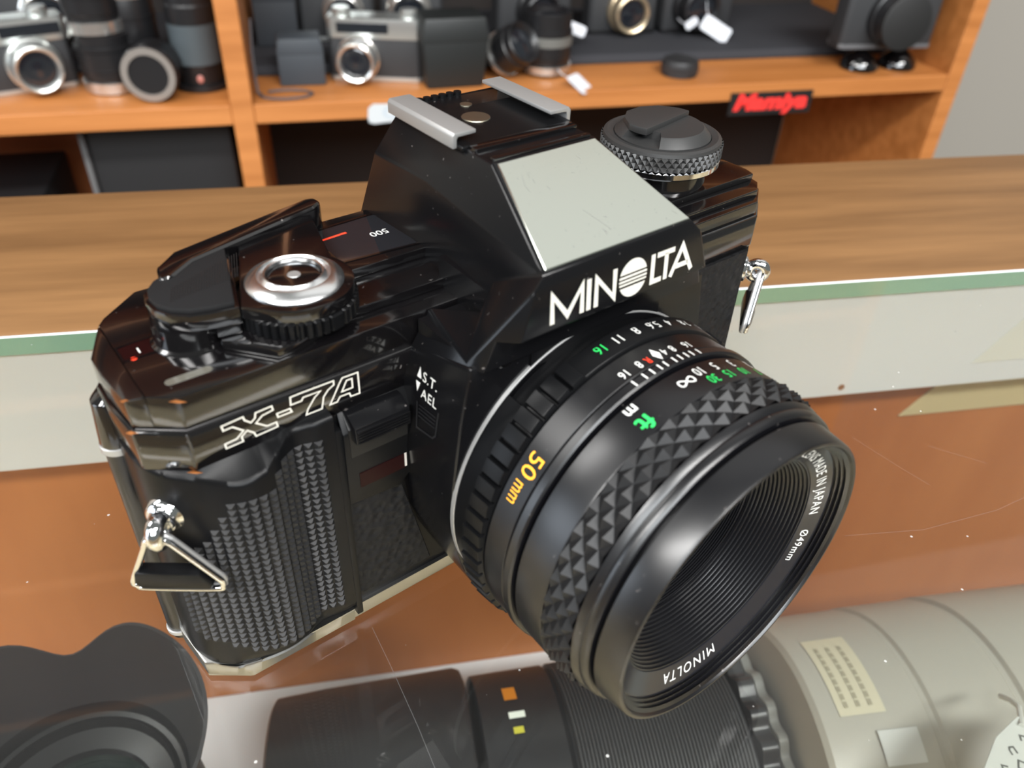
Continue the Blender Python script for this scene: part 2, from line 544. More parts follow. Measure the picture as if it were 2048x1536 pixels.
# --- prism housing
T1, T2 = (-9.9, 80.5, 87.3), (-10.4, 53.6, 86.8)
K1, K2 = (-13.5, 84, 79), (-13.7, 66.8, 80)
M1, M2, M3 = (-15.2, 34.7, 78.3), (-17.2, 34.2, 76.4), (-19.6, 33.6, 69)
R1, BB, BC, CC = (-16, 87, 66), (-14.5, 67, 66), (-16.5, 47.5, 66), (-15.7, 45.2, 72.6)
DD, N1, N2 = (-24.8, 39.5, 64.5), (-21.7, 36.9, 68.2), (-23.6, 37.2, 63.2)
TL, TR = (-25.2, 54.3, 59.2), (-21.6, 54.3, 64.9)
names = [T1, T2, K1, K2, M1, M2, M3, R1, BB, BC, CC, DD, N1, N2, TL, TR]
V = names + [(-p[0], p[1], p[2]) for p in names]
ix = {id(p): i for i, p in enumerate(names)}
F = []
for f in ([K1, K2, T2, T1], [R1, BB, K2, K1], [BB, BC, CC, K2], [CC, M1, K2], [K2, M1, T2], [CC, M2, M1], [CC, DD, M2], [DD, N2, N1, M3, M2],
          [CC, BC, TR, DD], [TR, TL, DD]):
    ids = [ix[id(p)] for p in f]
    F += [ids, [i + 16 for i in ids][::-1]]
for f in ([T1, T2], [T2, M1], [M1, M2], [M2, M3], [M3, N1], [N1, N2], [K1, T1], [R1, K1]):
    i, j = ix[id(f[0])], ix[id(f[1])]
    F.append([i, j, j + 16, i + 16])
m = MB()
m.poly(F, V)
m.bevel(0.45, 2, 14).obj('prism_housing', SATIN, CAMR, smooth=40)
m = MB()
m.box(-24, 24, 38.6, 54, 58, 64.0)
m.box(-14, 14, 37.6, 44, 60, 68.6)
m.box(-16, 16, 45, 60, 60, 70)
m.obj('prism_core', SATIN, CAMR)
prism = bpy.data.objects['prism_housing']
# silver finder plate, top trim and front ledge
nrm = Vector((0, -0.41, 0.912))
q = [Vector((-9.7, 53.2, 86.55)), Vector((9.9, 53.2, 86.55)), Vector((14.7, 35.1, 78.5)), Vector((-14.7, 35.1, 78.5))]
m = MB()
pv = [tuple(p + nrm * 0.28) for p in q] + [tuple(p - nrm * 0.4) for p in q]
m.poly([(0, 1, 2, 3), (4, 7, 6, 5), (0, 3, 7, 4), (1, 0, 4, 5), (2, 1, 5, 6), (3, 2, 6, 7)], pv)
m.bevel(0.12, 1).obj('finder_plate', MIRROR, prism, label='scratched silver plate on the sloping front of the prism')
m = MB()
random.seed(11)


def onplate(u, v):                            # u across 0..1, v from top to bottom 0..1
    a_ = q[0].lerp(q[1], u)
    b_ = q[3].lerp(q[2], u)
    return tuple(a_.lerp(b_, v) + nrm * 0.30)


for k in range(70):
    u, v = random.uniform(0.03, 0.97), random.choice((random.uniform(0.04, 0.3), random.uniform(0.04, 0.97), random.uniform(0.75, 0.95)))
    L_ = random.choice((0.006, 0.01, 0.012, 0.02, 0.05))
    a_ = random.gauss(1.2, 0.7)
    stroke(m, [(u, v), (u + 0.5 * L_ * math.cos(a_), v + L_ * math.sin(a_))], random.uniform(0.0015, 0.004), onplate)
stroke(m, [(0.42, 0.62), (0.47, 0.76), (0.50, 0.86)], 0.003, onplate)
stroke(m, [(0.15, 0.16), (0.13, 0.26), (0.14, 0.33)], 0.003, onplate)
m.obj('plate_scratches', mat('scratch_grey', (0.20, 0.205, 0.19, 1), 0.5), prism, smooth=0, normals=False, kind='stuff')
m = MB()
m.box(-9.8, 9.8, 53.9, 55.0, 86.6, 87.25)
m.box(-10.2, 10.2, 57.8, 60.0, 86.6, 87.5)
m.bevel(0.25, 2).obj('finder_top_trim', GLOSS, prism)


def plate(x, y):
    t = (y - 69.0) / 7.4
    return (x, 33.6 + 0.6 * t - 0.09, y)


m = MB()
b0, b1 = 70.2, 75.3
w = 0.86
for p in ([(-13.9, b0), (-13.9, b1 - 0.5), (-11.0, b0 + 0.6), (-8.2, b1 - 0.5), (-8.2, b0)], [(-6.9, b0), (-6.9, b1)],
          [(-5.4, b0), (-5.4, b1 - 0.4), (-1.7, b0 + 0.4), (-1.7, b1)], [(6.4, b1), (6.4, b0 + 0.42), (8.5, b0 + 0.42)],
          [(7.3, b1 - 0.43), (11.2, b1 - 0.43)], [(9.4, b1 - 0.5), (9.4, b0)],
          [(10.6, b0), (13.0, b1 - 0.35), (15.5, b0)], [(11.5, b0 + 1.5), (14.6, b0 + 1.5)]):
    stroke(m, p, w, plate)
n = 36
ox, oy, ra, rb = 2.2, 72.75, 2.95, 3.15
for lo, hi in ((0.30, 1.0), (0.08, 0.20), (-0.12, -0.01), (-0.30, -0.20), (-1.0, -0.42)):
    top = [(ox + ra * math.sqrt(max(0, 1 - v * v)), oy + rb * v) for v in [lo + (hi - lo) * k / n for k in range(n + 1)]]
    bot = [(2 * ox - x, y) for x, y in top]
    vs = [plate(*p) for p in top] + [plate(*p) for p in bot]
    m.poly([(i, i + 1, n + 2 + i, n + 1 + i) for i in range(n)], vs)
m.obj('maker_lettering', CREAM, prism, smooth=0, normals=False, label='cream maker lettering with a striped globe for its O')

# hot shoe
m = MB()
m.box(-11.2, 11.2, 60.2, 81.4, 86.4, 87.2)
m.bevel(0.2, 1)
shoe = m.obj('hot_shoe', FRAMEB, CAMR)
m = MB()
for k in range(6):
    m.lathe([(86.8, 0.8), (87.7, 0.7)], (-5.5 + k * 1.6, 81.4, 0), 'z', 10)
m.obj('shoe_serration', FRAMEB, shoe)
for sx in (-1, 1):
    m = MB()
    prof = [(-12.0, 86.6), (-12.0, 88.5), (-11.6, 89.0), (-7.6, 89.0), (-7.6, 88.4), (-11.0, 88.3), (-11.2, 87.9), (-11.2, 86.6)]
    m.ext([(sx * x, z) for x, z in prof], 'y', 61.6, 81.0)
    m.bevel(0.14, 2).obj('shoe_rail', STEEL, shoe, label='bright steel rail of the hot shoe')
for x, y, r in ((-1.6, 70.0, 2.5), (0.6, 76.0, 1.1)):
    m = MB()
    m.lathe([(87.1, r), (87.3, r * 0.96), (87.35, 0)], (x, y, 0), 'z', 32)
    m.obj('shoe_contact', mat('contact_metal', (0.45, 0.42, 0.33, 1), 0.35, metal=1), shoe)

# --- mount housing in front of the body
prof = [(-25.2, 64.3), (-27.0, 54), (-28.5, 41), (-28.3, 33), (-27.4, 25), (-25.6, 18.5), (-22.8, 12.0), (-19.8, 9.6)]
prof = prof + [(-x, z) for x, z in prof[::-1]]
m = MB()
vs = m.ext(prof, 'y', 38.0, 54.6)
for v in vs:
    if v.co.y > 54 and v.co.z > 60:
        v.co.z = 59.4
m.bevel(0.7, 3, 40)
apron = m.obj('mount_housing', SATIN, CAMR)
m = MB()
m.lathe([(38.2, 28.9), (37.5, 28.85), (37.4, 28.7), (37.4, 28.55), (37.6, 28.4), (38.2, 28.4)], (0, 0, ZA), 'y', 96, True)
m.obj('mount_ring', STEEL, apron)
for x, z in ((-18.7, 63.6), (18.5, 64.4)):
    m = MB()
    m.lathe([(38.9, 1.9), (38.1, 1.9), (37.8, 1.5), (37.75, 0)], (x, 0, z), 'y', 24)
    m.obj('housing_screw', GLOSS, apron)
# depth lever recess and lettering on the left flank of the mount housing


def flank(x, y):                              # text plane: right is -y ... towards the lens, up is z
    xx = -25.2 - (64.3 - y) * 0.175 if y > 54 else -27.0 - (54 - y) * 0.1155
    return (xx - 0.06, 50.6 - x, y)


m = MB()
add_text(m, text2d('S.T.', 1.8, 1.0, align='LEFT', space=1.1), lambda x, y: flank(x + 1.7, y + 56.0 + x * 0.05))
add_text(m, text2d('AEL', 1.8, 1.0, align='LEFT', space=1.1), lambda x, y: flank(x + 1.7, y + 53.0 + x * 0.05))
m.poly([(0, 1, 2)], [flank(0.1, 56.0), flank(1.3, 56.1), flank(0.7, 58.1)])
m.poly([(0, 1, 2)], [flank(0.0, 55.2), flank(1.2, 55.3), flank(0.6, 53.4)])
m.obj('flank_lettering', WHITE, apron, smooth=0, normals=False, label='white arrows with S.T. and AEL printed beside the lens mount')
m = MB()
stroke(m, [(1.2, 51.6), (1.6, 46.6), (6.2, 47.4), (7.0, 48.3), (7.2, 53.0)], 0.35, lambda x, y: flank(x - 0.4, y))
for k in range(4):
    stroke(m, [(1.6, 51.2 - k * 0.7), (6.4, 51.7 - k * 0.7)], 0.22, lambda x, y: flank(x - 0.2, y))
m.obj('flank_recess_rim', mat('grey_edge', (0.012, 0.012, 0.013, 1), 0.3), apron, smooth=0, normals=False)

# --- front coverings
m = MB()
m.ext([(-40.3, 31), (-40.0, 7.4), (-23.6, 7.4), (-29.0, 31), (-29.0, 34), (-40.3, 34)], 'y', 53.4, 54.4)
m.bevel(0.2, 1).obj('leather_panel', LEATHER, CAMR)
m = MB()
m.ext([(25, 51), (25, 6), (61, 6), (61, 51)], 'y', 53.6, 54.6)
m.hull([(61, 53.6, 6), (61, 53.6, 51), (67.9, 58.6, 6), (67.9, 58.6, 51), (61, 54.6, 6), (61, 54.6, 51), (67.6, 59.4, 6), (67.6, 59.4, 51)])
m.obj('leather_panel', LEATHER, CAMR)
m = MB()
m.box(-41.2, -39.9, 51.9, 54.4, 4, 50)
m.bevel(0.3, 2).obj('panel_rib', FRAMEB, CAMR)

# self-timer slide module
m = MB()
mo = [(-39.9, 48.6), (-25.8, 49.3), (-27.6, 35.3), (-30.2, 32.4), (-40.0, 33.3)]
mt_ = [(-39.5, 51.9), (-26.4, 52.6)]
vs_ = [(x, 51.9, z) for x, z in mo] + [(mt_[0][0], 54.4, mt_[0][1]), (mt_[1][0], 54.4, mt_[1][1]), (-27.4, 54.4, 35.0), (-30.2, 54.4, 32.2), (-40.0, 54.4, 33.1)]
m.poly([(0, 1, 2, 3, 4), (0, 5, 6, 1), (1, 6, 7, 2), (2, 7, 8, 3), (3, 8, 9, 4), (4, 9, 5, 0), (9, 8, 7, 6, 5)], vs_)
m.bevel(0.35, 2)
mod = m.obj('self_timer_module', FRAMEB, CAMR)
m = MB()
m.box(-38.9, -28.3, 51.75, 52.2, 43.6, 49.4)
m.hull([(-38.9, 51.8, 49.3), (-28.3, 51.8, 49.4), (-38.7, 54.3, 51.75), (-28.5, 54.3, 52.2), (-38.9, 52.6, 49.3), (-28.3, 52.6, 49.3), (-38.7, 54.5, 51.4), (-28.5, 54.5, 51.4)])
m.obj('slide_recess', mat('slide_recess_black', (0.003, 0.003, 0.003, 1), 0.5), mod)
m = MB()
m.ext([(54.2, 51.9), (52.4, 51.9), (50.1, 50.7), (49.9, 47.7), (50.2, 47.4), (52.0, 47.4), (54.2, 49)], 'x', -38.6, -28.6)
m.bevel(0.22, 2)
sl = m.obj('self_timer_slide', SATIN, mod)
m = MB()
for k in range(5):
    m.box(-38.4, -28.8, 49.65, 50.1, 47.75 + k * 0.55, 48.05 + k * 0.55)
m.obj('slide_ribs', SATIN, sl)
m = MB()
m.box(-37.8, -29.1, 51.75, 52.1, 36.3, 39.5)
m.obj('timer_lamp', DARKRED, mod, label='dark red self-timer lamp window')
m = MB()
stroke(m, [(-29.0, 39.7), (-29.0, 36.6)], 0.45, lambda x, y: (x, 51.7, y))
m.obj('lamp_edge', mat('pale_edge', (0.45, 0.42, 0.38, 1), 0.4), mod, smooth=0, normals=False)

# --- hand grip with pyramids
G = [(-68.9, 68), (-68.7, 62), (-66.9, 57.5), (-63.3, 54.0), (-59.5, 51.5), (-56.6, 50.3), (-53.8, 50.2), (-51.2, 51.0), (-49, 52.3), (-47.3, 53.0), (-45.6, 52.7), (-44, 52.1), (-41.2, 51.9)]


def cat(P, n=8):
    out = []
    for i in range(len(P) - 1):
        a, b, c, d = [Vector(P[max(0, min(len(P) - 1, i + o))]) for o in (-1, 0, 1, 2)]
        for k in range(n):
            t = k / n
            out.append(0.5 * ((2 * b) + (c - a) * t + (2 * a - 5 * b + 4 * c - d) * t * t + (3 * b - a - 3 * c + d) * t ** 3))
    out.append(Vector(P[-1]))
    return out


GP = cat(G)
GL = [0]
for i in range(1, len(GP)):
    GL.append(GL[-1] + (GP[i] - GP[i - 1]).length)


def gpos(s):
    for i in range(1, len(GP)):
        if s <= GL[i] or i == len(GP) - 1:
            t = (s - GL[i - 1]) / (GL[i] - GL[i - 1])
            p = GP[i - 1].lerp(GP[i], t)
            d = (GP[i] - GP[i - 1]).normalized()
            return p, Vector((d.y, -d.x))


def itp(x, tab):
    for (x0, y0), (x1, y1) in zip(tab, tab[1:]):
        if x <= x1 or (x1, y1) == tab[-1]:
            t = max(0, min(1, (x - x0) / (x1 - x0)))
            return y0 + (y1 - y0) * (t * t * (3 - 2 * t))


ZT = [(-69, 52.2), (-64, 51.2), (-57, 49.4), (-53.6, 49.9), (-50.9, 51.7), (-48, 53.0), (-41, 53.6)]
m = MB()
rowsv = []
for p in GP:
    zt = itp(p.x, ZT)
    lip = p.y + (54.6 - p.y) * 0.6 if p.y < 54.6 else p.y
    col = [(p.x, lip + 0.5, 4.75), (p.x, lip, 5.0), (p.x, p.y + (lip - p.y) * 0.4, 6.4), (p.x, p.y, 8.2), (p.x, p.y, 20), (p.x, p.y, 35), (p.x, p.y, zt - 1.0), (p.x, p.y + 0.25, zt - 0.3), (p.x, p.y + 0.9, zt)]
    yb = max(54.4, p.y + 1.2)
    col.append((p.x if p.x > -62 else p.x + 0.6, yb, max(zt + 0.25, 52.4)))
    rowsv.append([m.bm.verts.new(c) for c in col])
for i in range(len(rowsv) - 1):
    for k in range(len(rowsv[0]) - 1):
        m.bm.faces.new((rowsv[i][k], rowsv[i + 1][k], rowsv[i + 1][k + 1], rowsv[i][k + 1]))
lower, upper, back = [], [], []
for p in GP[10:]:                             # the base plate swells forward under the grip
    yb = 54.0 + max(0.0, -62 - p.x) * 0.75
    lip = p.y + (54.6 - p.y) * 0.6 if p.y < 54.6 else p.y
    lower.append(base_mb.bm.verts.new((p.x, yb - 0.45, 0.9)))
    upper.append(base_mb.bm.verts.new((p.x, min(lip, yb) - 0.55, 4.3)))
    back.append(base_mb.bm.verts.new((p.x, min(lip, yb) - 0.3, 4.7)))
for k in range(len(lower) - 1):
    base_mb.bm.faces.new((lower[k], lower[k + 1], upper[k + 1], upper[k]))
    base_mb.bm.faces.new((upper[k], upper[k + 1], back[k + 1], back[k]))
base_mb.box(-60, -40, 53, 60, 4.4, 4.72)
base_mb.obj('base_plate', BPM, CAMR, smooth=40)
ed = rowsv[-1]
bk = [m.bm.verts.new((-41.2, 54.6, v.co.z)) for v in ed]
for k in range(len(ed) - 1):
    m.bm.faces.new((ed[k], bk[k], bk[k + 1], ed[k + 1]))
grip = m.obj('hand_grip', FRAMEB, CAMR, smooth=50)
TOPR = [(-70, 20), (-67.4, 31), (-65, 36.5), (-62.5, 39.5), (-60.8, 43.6), (-59.4, 46.9), (-57, 46.9), (-53.9, 46.2), (-52.2, 47.6), (-50.8, 50.0), (-49.4, 50.9), (-43.6, 50.8), (-41, 50.8)]
m = MB()
du, dv = 1.62, 1.36
ns = int(GL[-1] / du)
for i in range(ns):
    for j in range(34):
        s0, z0 = GL[-1] - 2.0 - (i + 1) * du, 9.0 + j * dv
        s1, z1 = s0 + du, z0 + dv
        if s0 < 0:
            continue
        pc, nc = gpos((s0 + s1) / 2)
        if pc.x < -67.8 or z1 > itp(pc.x, TOPR):
            continue
        zb = 8.6 if pc.x > -60 else 8.6 + (-60 - pc.x) * 0.45
        if z0 < zb:
            continue
        g = 0.10
        A = []
        for ss, zz in ((s0 + g, z0 + g), (s1 - g, z0 + g), (s1 - g, z1 - g), (s0 + g, z1 - g)):
            p, nn = gpos(ss)
            A.append((p.x + nn.x * 0.02, p.y + nn.y * 0.02, zz))
        for ss, zz in ((s0 + du * 0.38, z0 + dv * 0.38), (s1 - du * 0.38, z0 + dv * 0.38), (s1 - du * 0.38, z1 - dv * 0.38), (s0 + du * 0.38, z1 - dv * 0.38)):
            p, nn = gpos(ss)
            A.append((p.x + nn.x * 0.62, p.y + nn.y * 0.62, zz))
        m.poly([(0, 1, 5, 4), (1, 2, 6, 5), (2, 3, 7, 6), (3, 0, 4, 7), (4, 5, 6, 7)], A)
m.obj('grip_pyramids', RUBBER, grip, smooth=0, kind='stuff')

# --- strap lugs and triangular split rings
for sx in (-1, 1):
    fd = Vector((0.8, -0.6, 0)) if sx < 0 else Vector((0.8, 0.6, 0))        # along the corner facet
    fn_ = Vector((-0.6, -0.8, 0)) if sx < 0 else Vector((0.6, -0.8, 0))      # out of it
    c = Vector((sx * 67.2, 57.6, 42.6))
    m = MB()
    m.lathe([(-2.0, 3.0), (0.2, 3.0), (0.5, 2.6), (0.9, 2.0), (1.6, 1.9)], (0, 0, 0), 'z', 28)
    M = Matrix(((fd.x, 0, fn_.x, c.x), (fd.y, 0, fn_.y, c.y), (0, 1, 0, c.z), (0, 0, 0, 1)))
    m.xf(M)
    ball = c + fn_ * 3.0
    # eye: a thick ring standing out of the facet, its hole along the ring plane normal
    for k in range(1):
        n = 22
        path = [ball + Vector((0, 0, 1)) * (1.75 * math.sin(2 * PI * q / n)) + fn_ * (1.75 * math.cos(2 * PI * q / n)) for q in range(n)]
        m.tube(path, 1.35, 12, True)
    lug = m.obj('strap_lug', CHROME, CAMR, smooth=60, label='polished chrome strap lug')
    base = ball + fn_ * 0.3 + Vector((0, 0, -1.2))
    tri = [(0.9, 0.9), (1.5, 0.4), (2.2, -0.6), (6.2, -7.6), (7.3, -9.6), (7.2, -10.9), (6.0, -11.7), (-4.6, -11.7), (-5.9, -10.9), (-6.2, -9.6), (-2.4, -1.2), (-1.8, 0.3), (-0.9, 0.9)]
    tilt = fn_ * 0.10 + Vector((0, 0, 1)) * 0.995
    for off, nm in ((0.45, 'split_ring'), (-0.45, 'split_ring')):
        m = MB()
        pts = cat([(*t,) for t in tri + tri[:1]], 4)[:-1]
        m.tube([base + fd * (p.x * (1 if sx < 0 else -1)) + tilt * p.y * 1.0 + fn_ * (off + 0.6) for p in pts], 0.5, 10, True)
        m.obj(nm, CHROME if off > 0 else STEEL, CAMR, smooth=60)
    m = MB()
    gq = [(-5.2, -6.9), (4.6, -6.9), (6.2, -9.8), (5.6, -11.0), (-5.0, -11.0), (-5.8, -9.6)]
    pv = []
    for o_ in (1.9, -0.6):
        for p in gq:
            pv.append(base + fd * (p[0] * (1 if sx < 0 else -1)) + tilt * p[1] + fn_ * o_)
    m.poly([(0, 1, 2, 3, 4, 5), (11, 10, 9, 8, 7, 6)] + [(i, (i + 1) % 6, 6 + (i + 1) % 6, 6 + i) for i in range(6)], [tuple(p) for p in pv])
    m.bevel(0.4, 2).obj('ring_guard', FRAMEB, CAMR, label='black plastic guard inside the strap ring')

# --- back hinge on the left end
m = MB()
m.lathe([(0.6, 2.0), (1.8, 2.3), (48.2, 2.3), (49, 2.2)], (-68.6, 71, 0), 'z', 28)
hinge = m.obj('back_hinge', ANOD, CAMR)
m = MB()
m.lathe([(2.0, 2.35), (2.1, 2.6), (2.9, 2.6), (3.0, 2.35)], (-68.6, 71, 0), 'z', 28)
m.obj('hinge_band', STEEL, hinge)
m = MB()
m.lathe([(47.6, 2.4), (47.8, 2.75), (48.9, 2.75), (49.1, 2.4)], (-68.6, 71, 0), 'z', 28)
m.obj('hinge_band', STEEL, hinge)
m = MB()
m.hull([(-68.6 + 2.6 * math.cos(t), 71 + 2.6 * math.sin(t), 49) for t in [k * PI / 8 for k in range(16)]] +
       [(-68.3 + 2.1 * math.cos(t), 72 + 2.4 * math.sin(t), 56.5) for t in [k * PI / 8 for k in range(16)]] +
       [(-67.0, 71, 58.6), (-67.0, 75, 58.4), (-66, 70, 49), (-66, 75, 49)])
m.bevel(0.35, 2, 30).obj('hinge_cap', GLOSS, hinge)
m = MB()
m.ext([(-68.4, 62), (-66, 61), (-66, 80), (-68.2, 78)], 'z', 2, 52)
m.obj('back_door_edge', GLOSS, CAMR)

# ------------------------------------------------------------------ the lens
LO = (0, 0, ZA)
m = MB()
m.lathe([(28.2, 28.9), (28.0, 29.35), (23.5, 29.4), (23.3, 29.2), (23.2, 28.8), (23.1, 29.3), (22.8, 29.7), (21.6, 29.6), (21.3, 29.3), (21.2, 27.9), (28.2, 27.9)], LO, 'y', 128, True)
lens = m.obj('lens', ANOD, CAMR, label='black fifty millimetre lens on the camera')
m = MB()
m.lathe([(21.4, 27.8), (20.9, 27.8), (20.8, 28.7), (20.5, 29.0), (14.6, 29.1), (14.3, 29.0), (14.2, 28.3), (21.4, 27.4)], LO, 'y', 128, True)
m.obj('focus_ring', ANOD, lens)
# rubber focusing grip: two staggered rows of pyramids
m = MB()
NP = 44
ys = [14.25, 12.85, 11.4, 9.95, 8.55]
R0 = [28.55, 28.5, 28.35, 28.2, 28.0]
gv = []
for i in range(5):
    row = []
    for k in range(2 * NP):
        t = PI * k / NP
        r = R0[i] + (1.05 if (i + k) % 2 == 0 else 0.0)
        if i in (0, 4):
            r = R0[i] + (0.75 if k % 2 == 0 else 0.05)
        row.append(m.bm.verts.new((r * math.cos(t), ys[i], ZA + r * math.sin(t))))
    gv.append(row)
for i in range(4):
    for k in range(2 * NP):
        k2 = (k + 1) % (2 * NP)
        a_, b_, c_, d_ = gv[i][k], gv[i][k2], gv[i + 1][k2], gv[i + 1][k]
        if (i + k) % 2 == 0:
            m.bm.faces.new((a_, b_, d_)); m.bm.faces.new((b_, c_, d_))
        else:
            m.bm.faces.new((a_, b_, c_)); m.bm.faces.new((a_, c_, d_))
m.lathe([(14.35, 28.4), (14.3, 27.2), (8.5, 27.0), (8.45, 27.9)], LO, 'y', 96, caps=False)
m.obj('rubber_grip', RUBBER, lens, smooth=0)
m = MB()
m.lathe([(8.6, 27.6), (8.45, 28.35), (8.2, 28.45), (7.2, 28.1), (7.0, 27.9), (6.9, 28.0), (6.6, 28.05), (5.7, 27.8), (5.4, 27.5), (5.35, 26.2), (4.95, 26.2), (4.9, 26.9),
         (4.7, 27.05), (0.5, 26.55), (0.12, 26.35), (0.0, 26.05), (0.05, 25.8), (0.3, 25.6)] +
        [(0.5 + 0.36 * k, 25.5 - 0.12 * k - (0.5 if k % 2 else 0)) for k in range(7)] + [(2.9, 24.5), (2.9, 24.3), (8.0, 24.2), (8.6, 24.5)], LO, 'y', 144, True)
m.obj('front_barrel', ANOD, lens)
m = MB()
m.lathe([(2.75, 24.55), (2.85, 24.2), (3.0, 24.0), (4.15, 20.9), (4.3, 20.7), (5.0, 20.7), (5.0, 24.4)], LO, 'y', 128, True)
m.obj('name_ring', ANODG, lens)
m = MB()
pr = [(4.3, 20.75)]
for k in range(13):
    r = 20.7 - k * 0.29
    y = 4.5 + k * 0.62
    pr += [(y, r), (y + 0.08, r - 0.24), (y + 0.52, r - 0.20)]
pr += [(12.3, 17.2), (12.5, 16.7), (12.9, 16.7)]
for k in range(34):
    y = 13.1 + k * 0.42
    pr += [(y, 16.9 - k * 0.02), (y + 0.21, 16.55 - k * 0.02)]
pr += [(27.6, 16.0)]
m.lathe(pr, LO, 'y', 128)
for f in [f for f in m.bm.faces if len(f.verts) > 4]:
    m.bm.faces.remove(f)
m.obj('front_baffle', BAFFLE, lens, smooth=20)
m = MB()
m.lathe([(25.2 + (r / 15.9) ** 2 * 1.8, r) for r in (0, 2, 4, 6, 8, 10, 12, 14, 15.9)], LO, 'y', 64)
m.obj('front_element', DARKGLASS, lens)
# aperture ring
def ribr(t, h, r):
    th = (math.degrees(t) - 90) % 360
    if 28.6 < h < 32.6 and (22 < th < 164 or 200 < th < 314):
        ph = ((th - 22) % 5.9) / 5.9
        return r + (0.62 - 0.30 * ph if ph < 0.80 else -0.75)
    return r


m = MB()
m.lathe([(32.9, 28.0), (32.8, 29.9), (32.55, 30.1), (32.5, 30.1), (28.75, 29.75), (28.65, 29.7), (28.5, 29.5), (28.3, 29.0), (28.3, 28.0)], LO, 'y', 732, True, radius=ribr)
m.obj('aperture_ring', FRAMEB, lens, smooth=30)
m = MB()
m.lathe([(33.0, 27.2), (37.6, 27.2)], LO, 'y', 96)
aa = [k * 5 for k in range(0, 29)]
ring = [((28.9) * -math.sin(math.radians(40 + a)), ZA + 28.9 * math.cos(math.radians(40 + a))) for a in aa]
ring2 = [((26.9) * -math.sin(math.radians(40 + a)), ZA + 26.9 * math.cos(math.radians(40 + a))) for a in aa[::-1]]
m.ext(ring + ring2, 'y', 33.0, 37.0)
m.obj('mount_collar', FRAMEB, lens, smooth=30)


def onb(th0, yc, R):
    def fn(x, y):
        t = math.radians(th0) + x / R
        return (-R * math.sin(t), yc - y, ZA + R * math.cos(t))
    return fn


def marks(name, mt, items, label):
    m = MB()
    for it in items:
        it(m)
    return m.obj(name, mt, lens, smooth=0, normals=False, label=label)


def tx(s, th, yc, R, cap, xs=0.80, bold=0.0):
    return lambda m: add_text(m, text2d(s, cap, xs, bold=bold), onb(th, yc + cap / 2, R))


RA, RS, RF = 30.02, 29.46, 29.16
W_ = [tx('11', 4.9, 30.8, RA, 2.0), tx('8', -2.4, 30.8, RA, 2.0), tx('5.6', -10.0, 30.8, RA, 2.0), tx('4', -16.9, 30.8, RA, 2.0), tx('2.8', -25.5, 30.9, RA, 2.0),
      tx('2', -33.5, 30.9, RA, 2.0)]
W_ += [tx(s, t, 24.75, RS, 1.65) for s, t in (('16', 13.6), ('8', 7.6), ('4', -2.7), ('8', -6.2), ('16', -12.6))]
W_ += [tx('10', -4.6, 18.6, RF, 1.9), tx('5', -11.9, 18.6, RF, 1.9), tx('3', -20.4, 18.6, RF, 1.9), tx('2', -31, 18.6, RF, 1.9), tx('m', 21.2, 19.1, RF, 2.0, 1.0, 0.02)]
# infinity sign, index diamond and depth-of-field ticks
inf = [(1.5 * math.sin(2 * PI * k / 28), 0.62 * math.sin(4 * PI * k / 28)) for k in range(28)]
W_.append(lambda m: stroke(m, inf, 0.28, onb(2.0, 17.9, RF), True))
W_.append(lambda m: m.poly([(0, 1, 2, 3)], [onb(0.3, 25.0, RS)(*p) for p in ((0, -1.5), (0.75, 0), (0, 1.5), (-0.75, 0))]))
for t in (14.3, 10.3, 7.4, 4.4, 2.0, -1.5, -4.0, -6.6, -9.0, -12.1):
    W_.append(lambda m, t=t: stroke(m, [(0, -0.65), (0, 0.65)], 0.26, onb(t, 22.2, 29.76)))
marks('white_scale', WHITE, W_, 'white aperture, depth and distance numerals')
marks('green_scale', GREEN, [tx('16', 12.0, 30.8, RA, 2.0), tx('30', -5.9, 16.2, RF, 1.9), tx('15', -12.9, 16.2, RF, 1.9), tx('10', -20.6, 16.2, RF, 1.9), tx('7', -29, 16.2, RF, 1.9), tx('ft', 21.4, 16.2, RF, 2.6, 1.1, 0.02)],
      'green sixteen and green feet numerals')
marks('focal_mark', ORANGE, [tx('50', 51.3, 25.4, RS, 2.9, 1.05, 0.0), tx('mm', 60.6, 25.5, RS, 2.6, 0.70, 0.0)], 'orange 50 mm marking')
marks('infrared_mark', RED, [tx('R', 4.4, 24.6, RS, 1.5)], 'red infrared index letter')


def onr(th0, rm):
    def fn(x, y):
        r = rm + y
        t = math.radians(th0) - x / rm
        return (-r * math.sin(t), 3.0 + (24.0 - r) * 0.371 - 0.07, ZA + r * math.cos(t))
    return fn


marks('ring_engraving', WHITE, [lambda m: add_text(m, text2d('MINOLTA', 1.85, 1.0, space=1.25), onr(170.3, 21.6)),
                                lambda m: add_text(m, text2d('LENS MADE IN JAPAN', 1.75, 0.86, space=1.12), onr(-62, 21.6)),
                                lambda m: add_text(m, text2d('\u00d849mm', 1.6, 0.85, space=1.1), onr(-110, 21.6))],
      'white engraving round the front ring of the lens')

# ================================================================== glass display counter (world frame, mm)
counter = thing('display_counter', 'shop display counter with a glass top, white inner rail and wooden back', 'counter', (0, 190, 0))


def kid(mb, name, mt, parent, **k):
    """geometry given in world mm, stored relative to the parent's location"""
    loc = parent.matrix_world.translation if False else parent.location / MM
    mb.xf(parent.rotation_euler.to_matrix().to_4x4().inverted() @ Matrix.Translation(-loc))
    return mb.obj(name, mt, parent, **k)


def node_mat(name, build):
    m = bpy.data.materials.new(name)
    m.use_nodes = True
    nt = m.node_tree
    nt.nodes.clear()
    out = nt.nodes.new('ShaderNodeOutputMaterial')
    nt.links.new(build(nt), out.inputs[0])
    return m


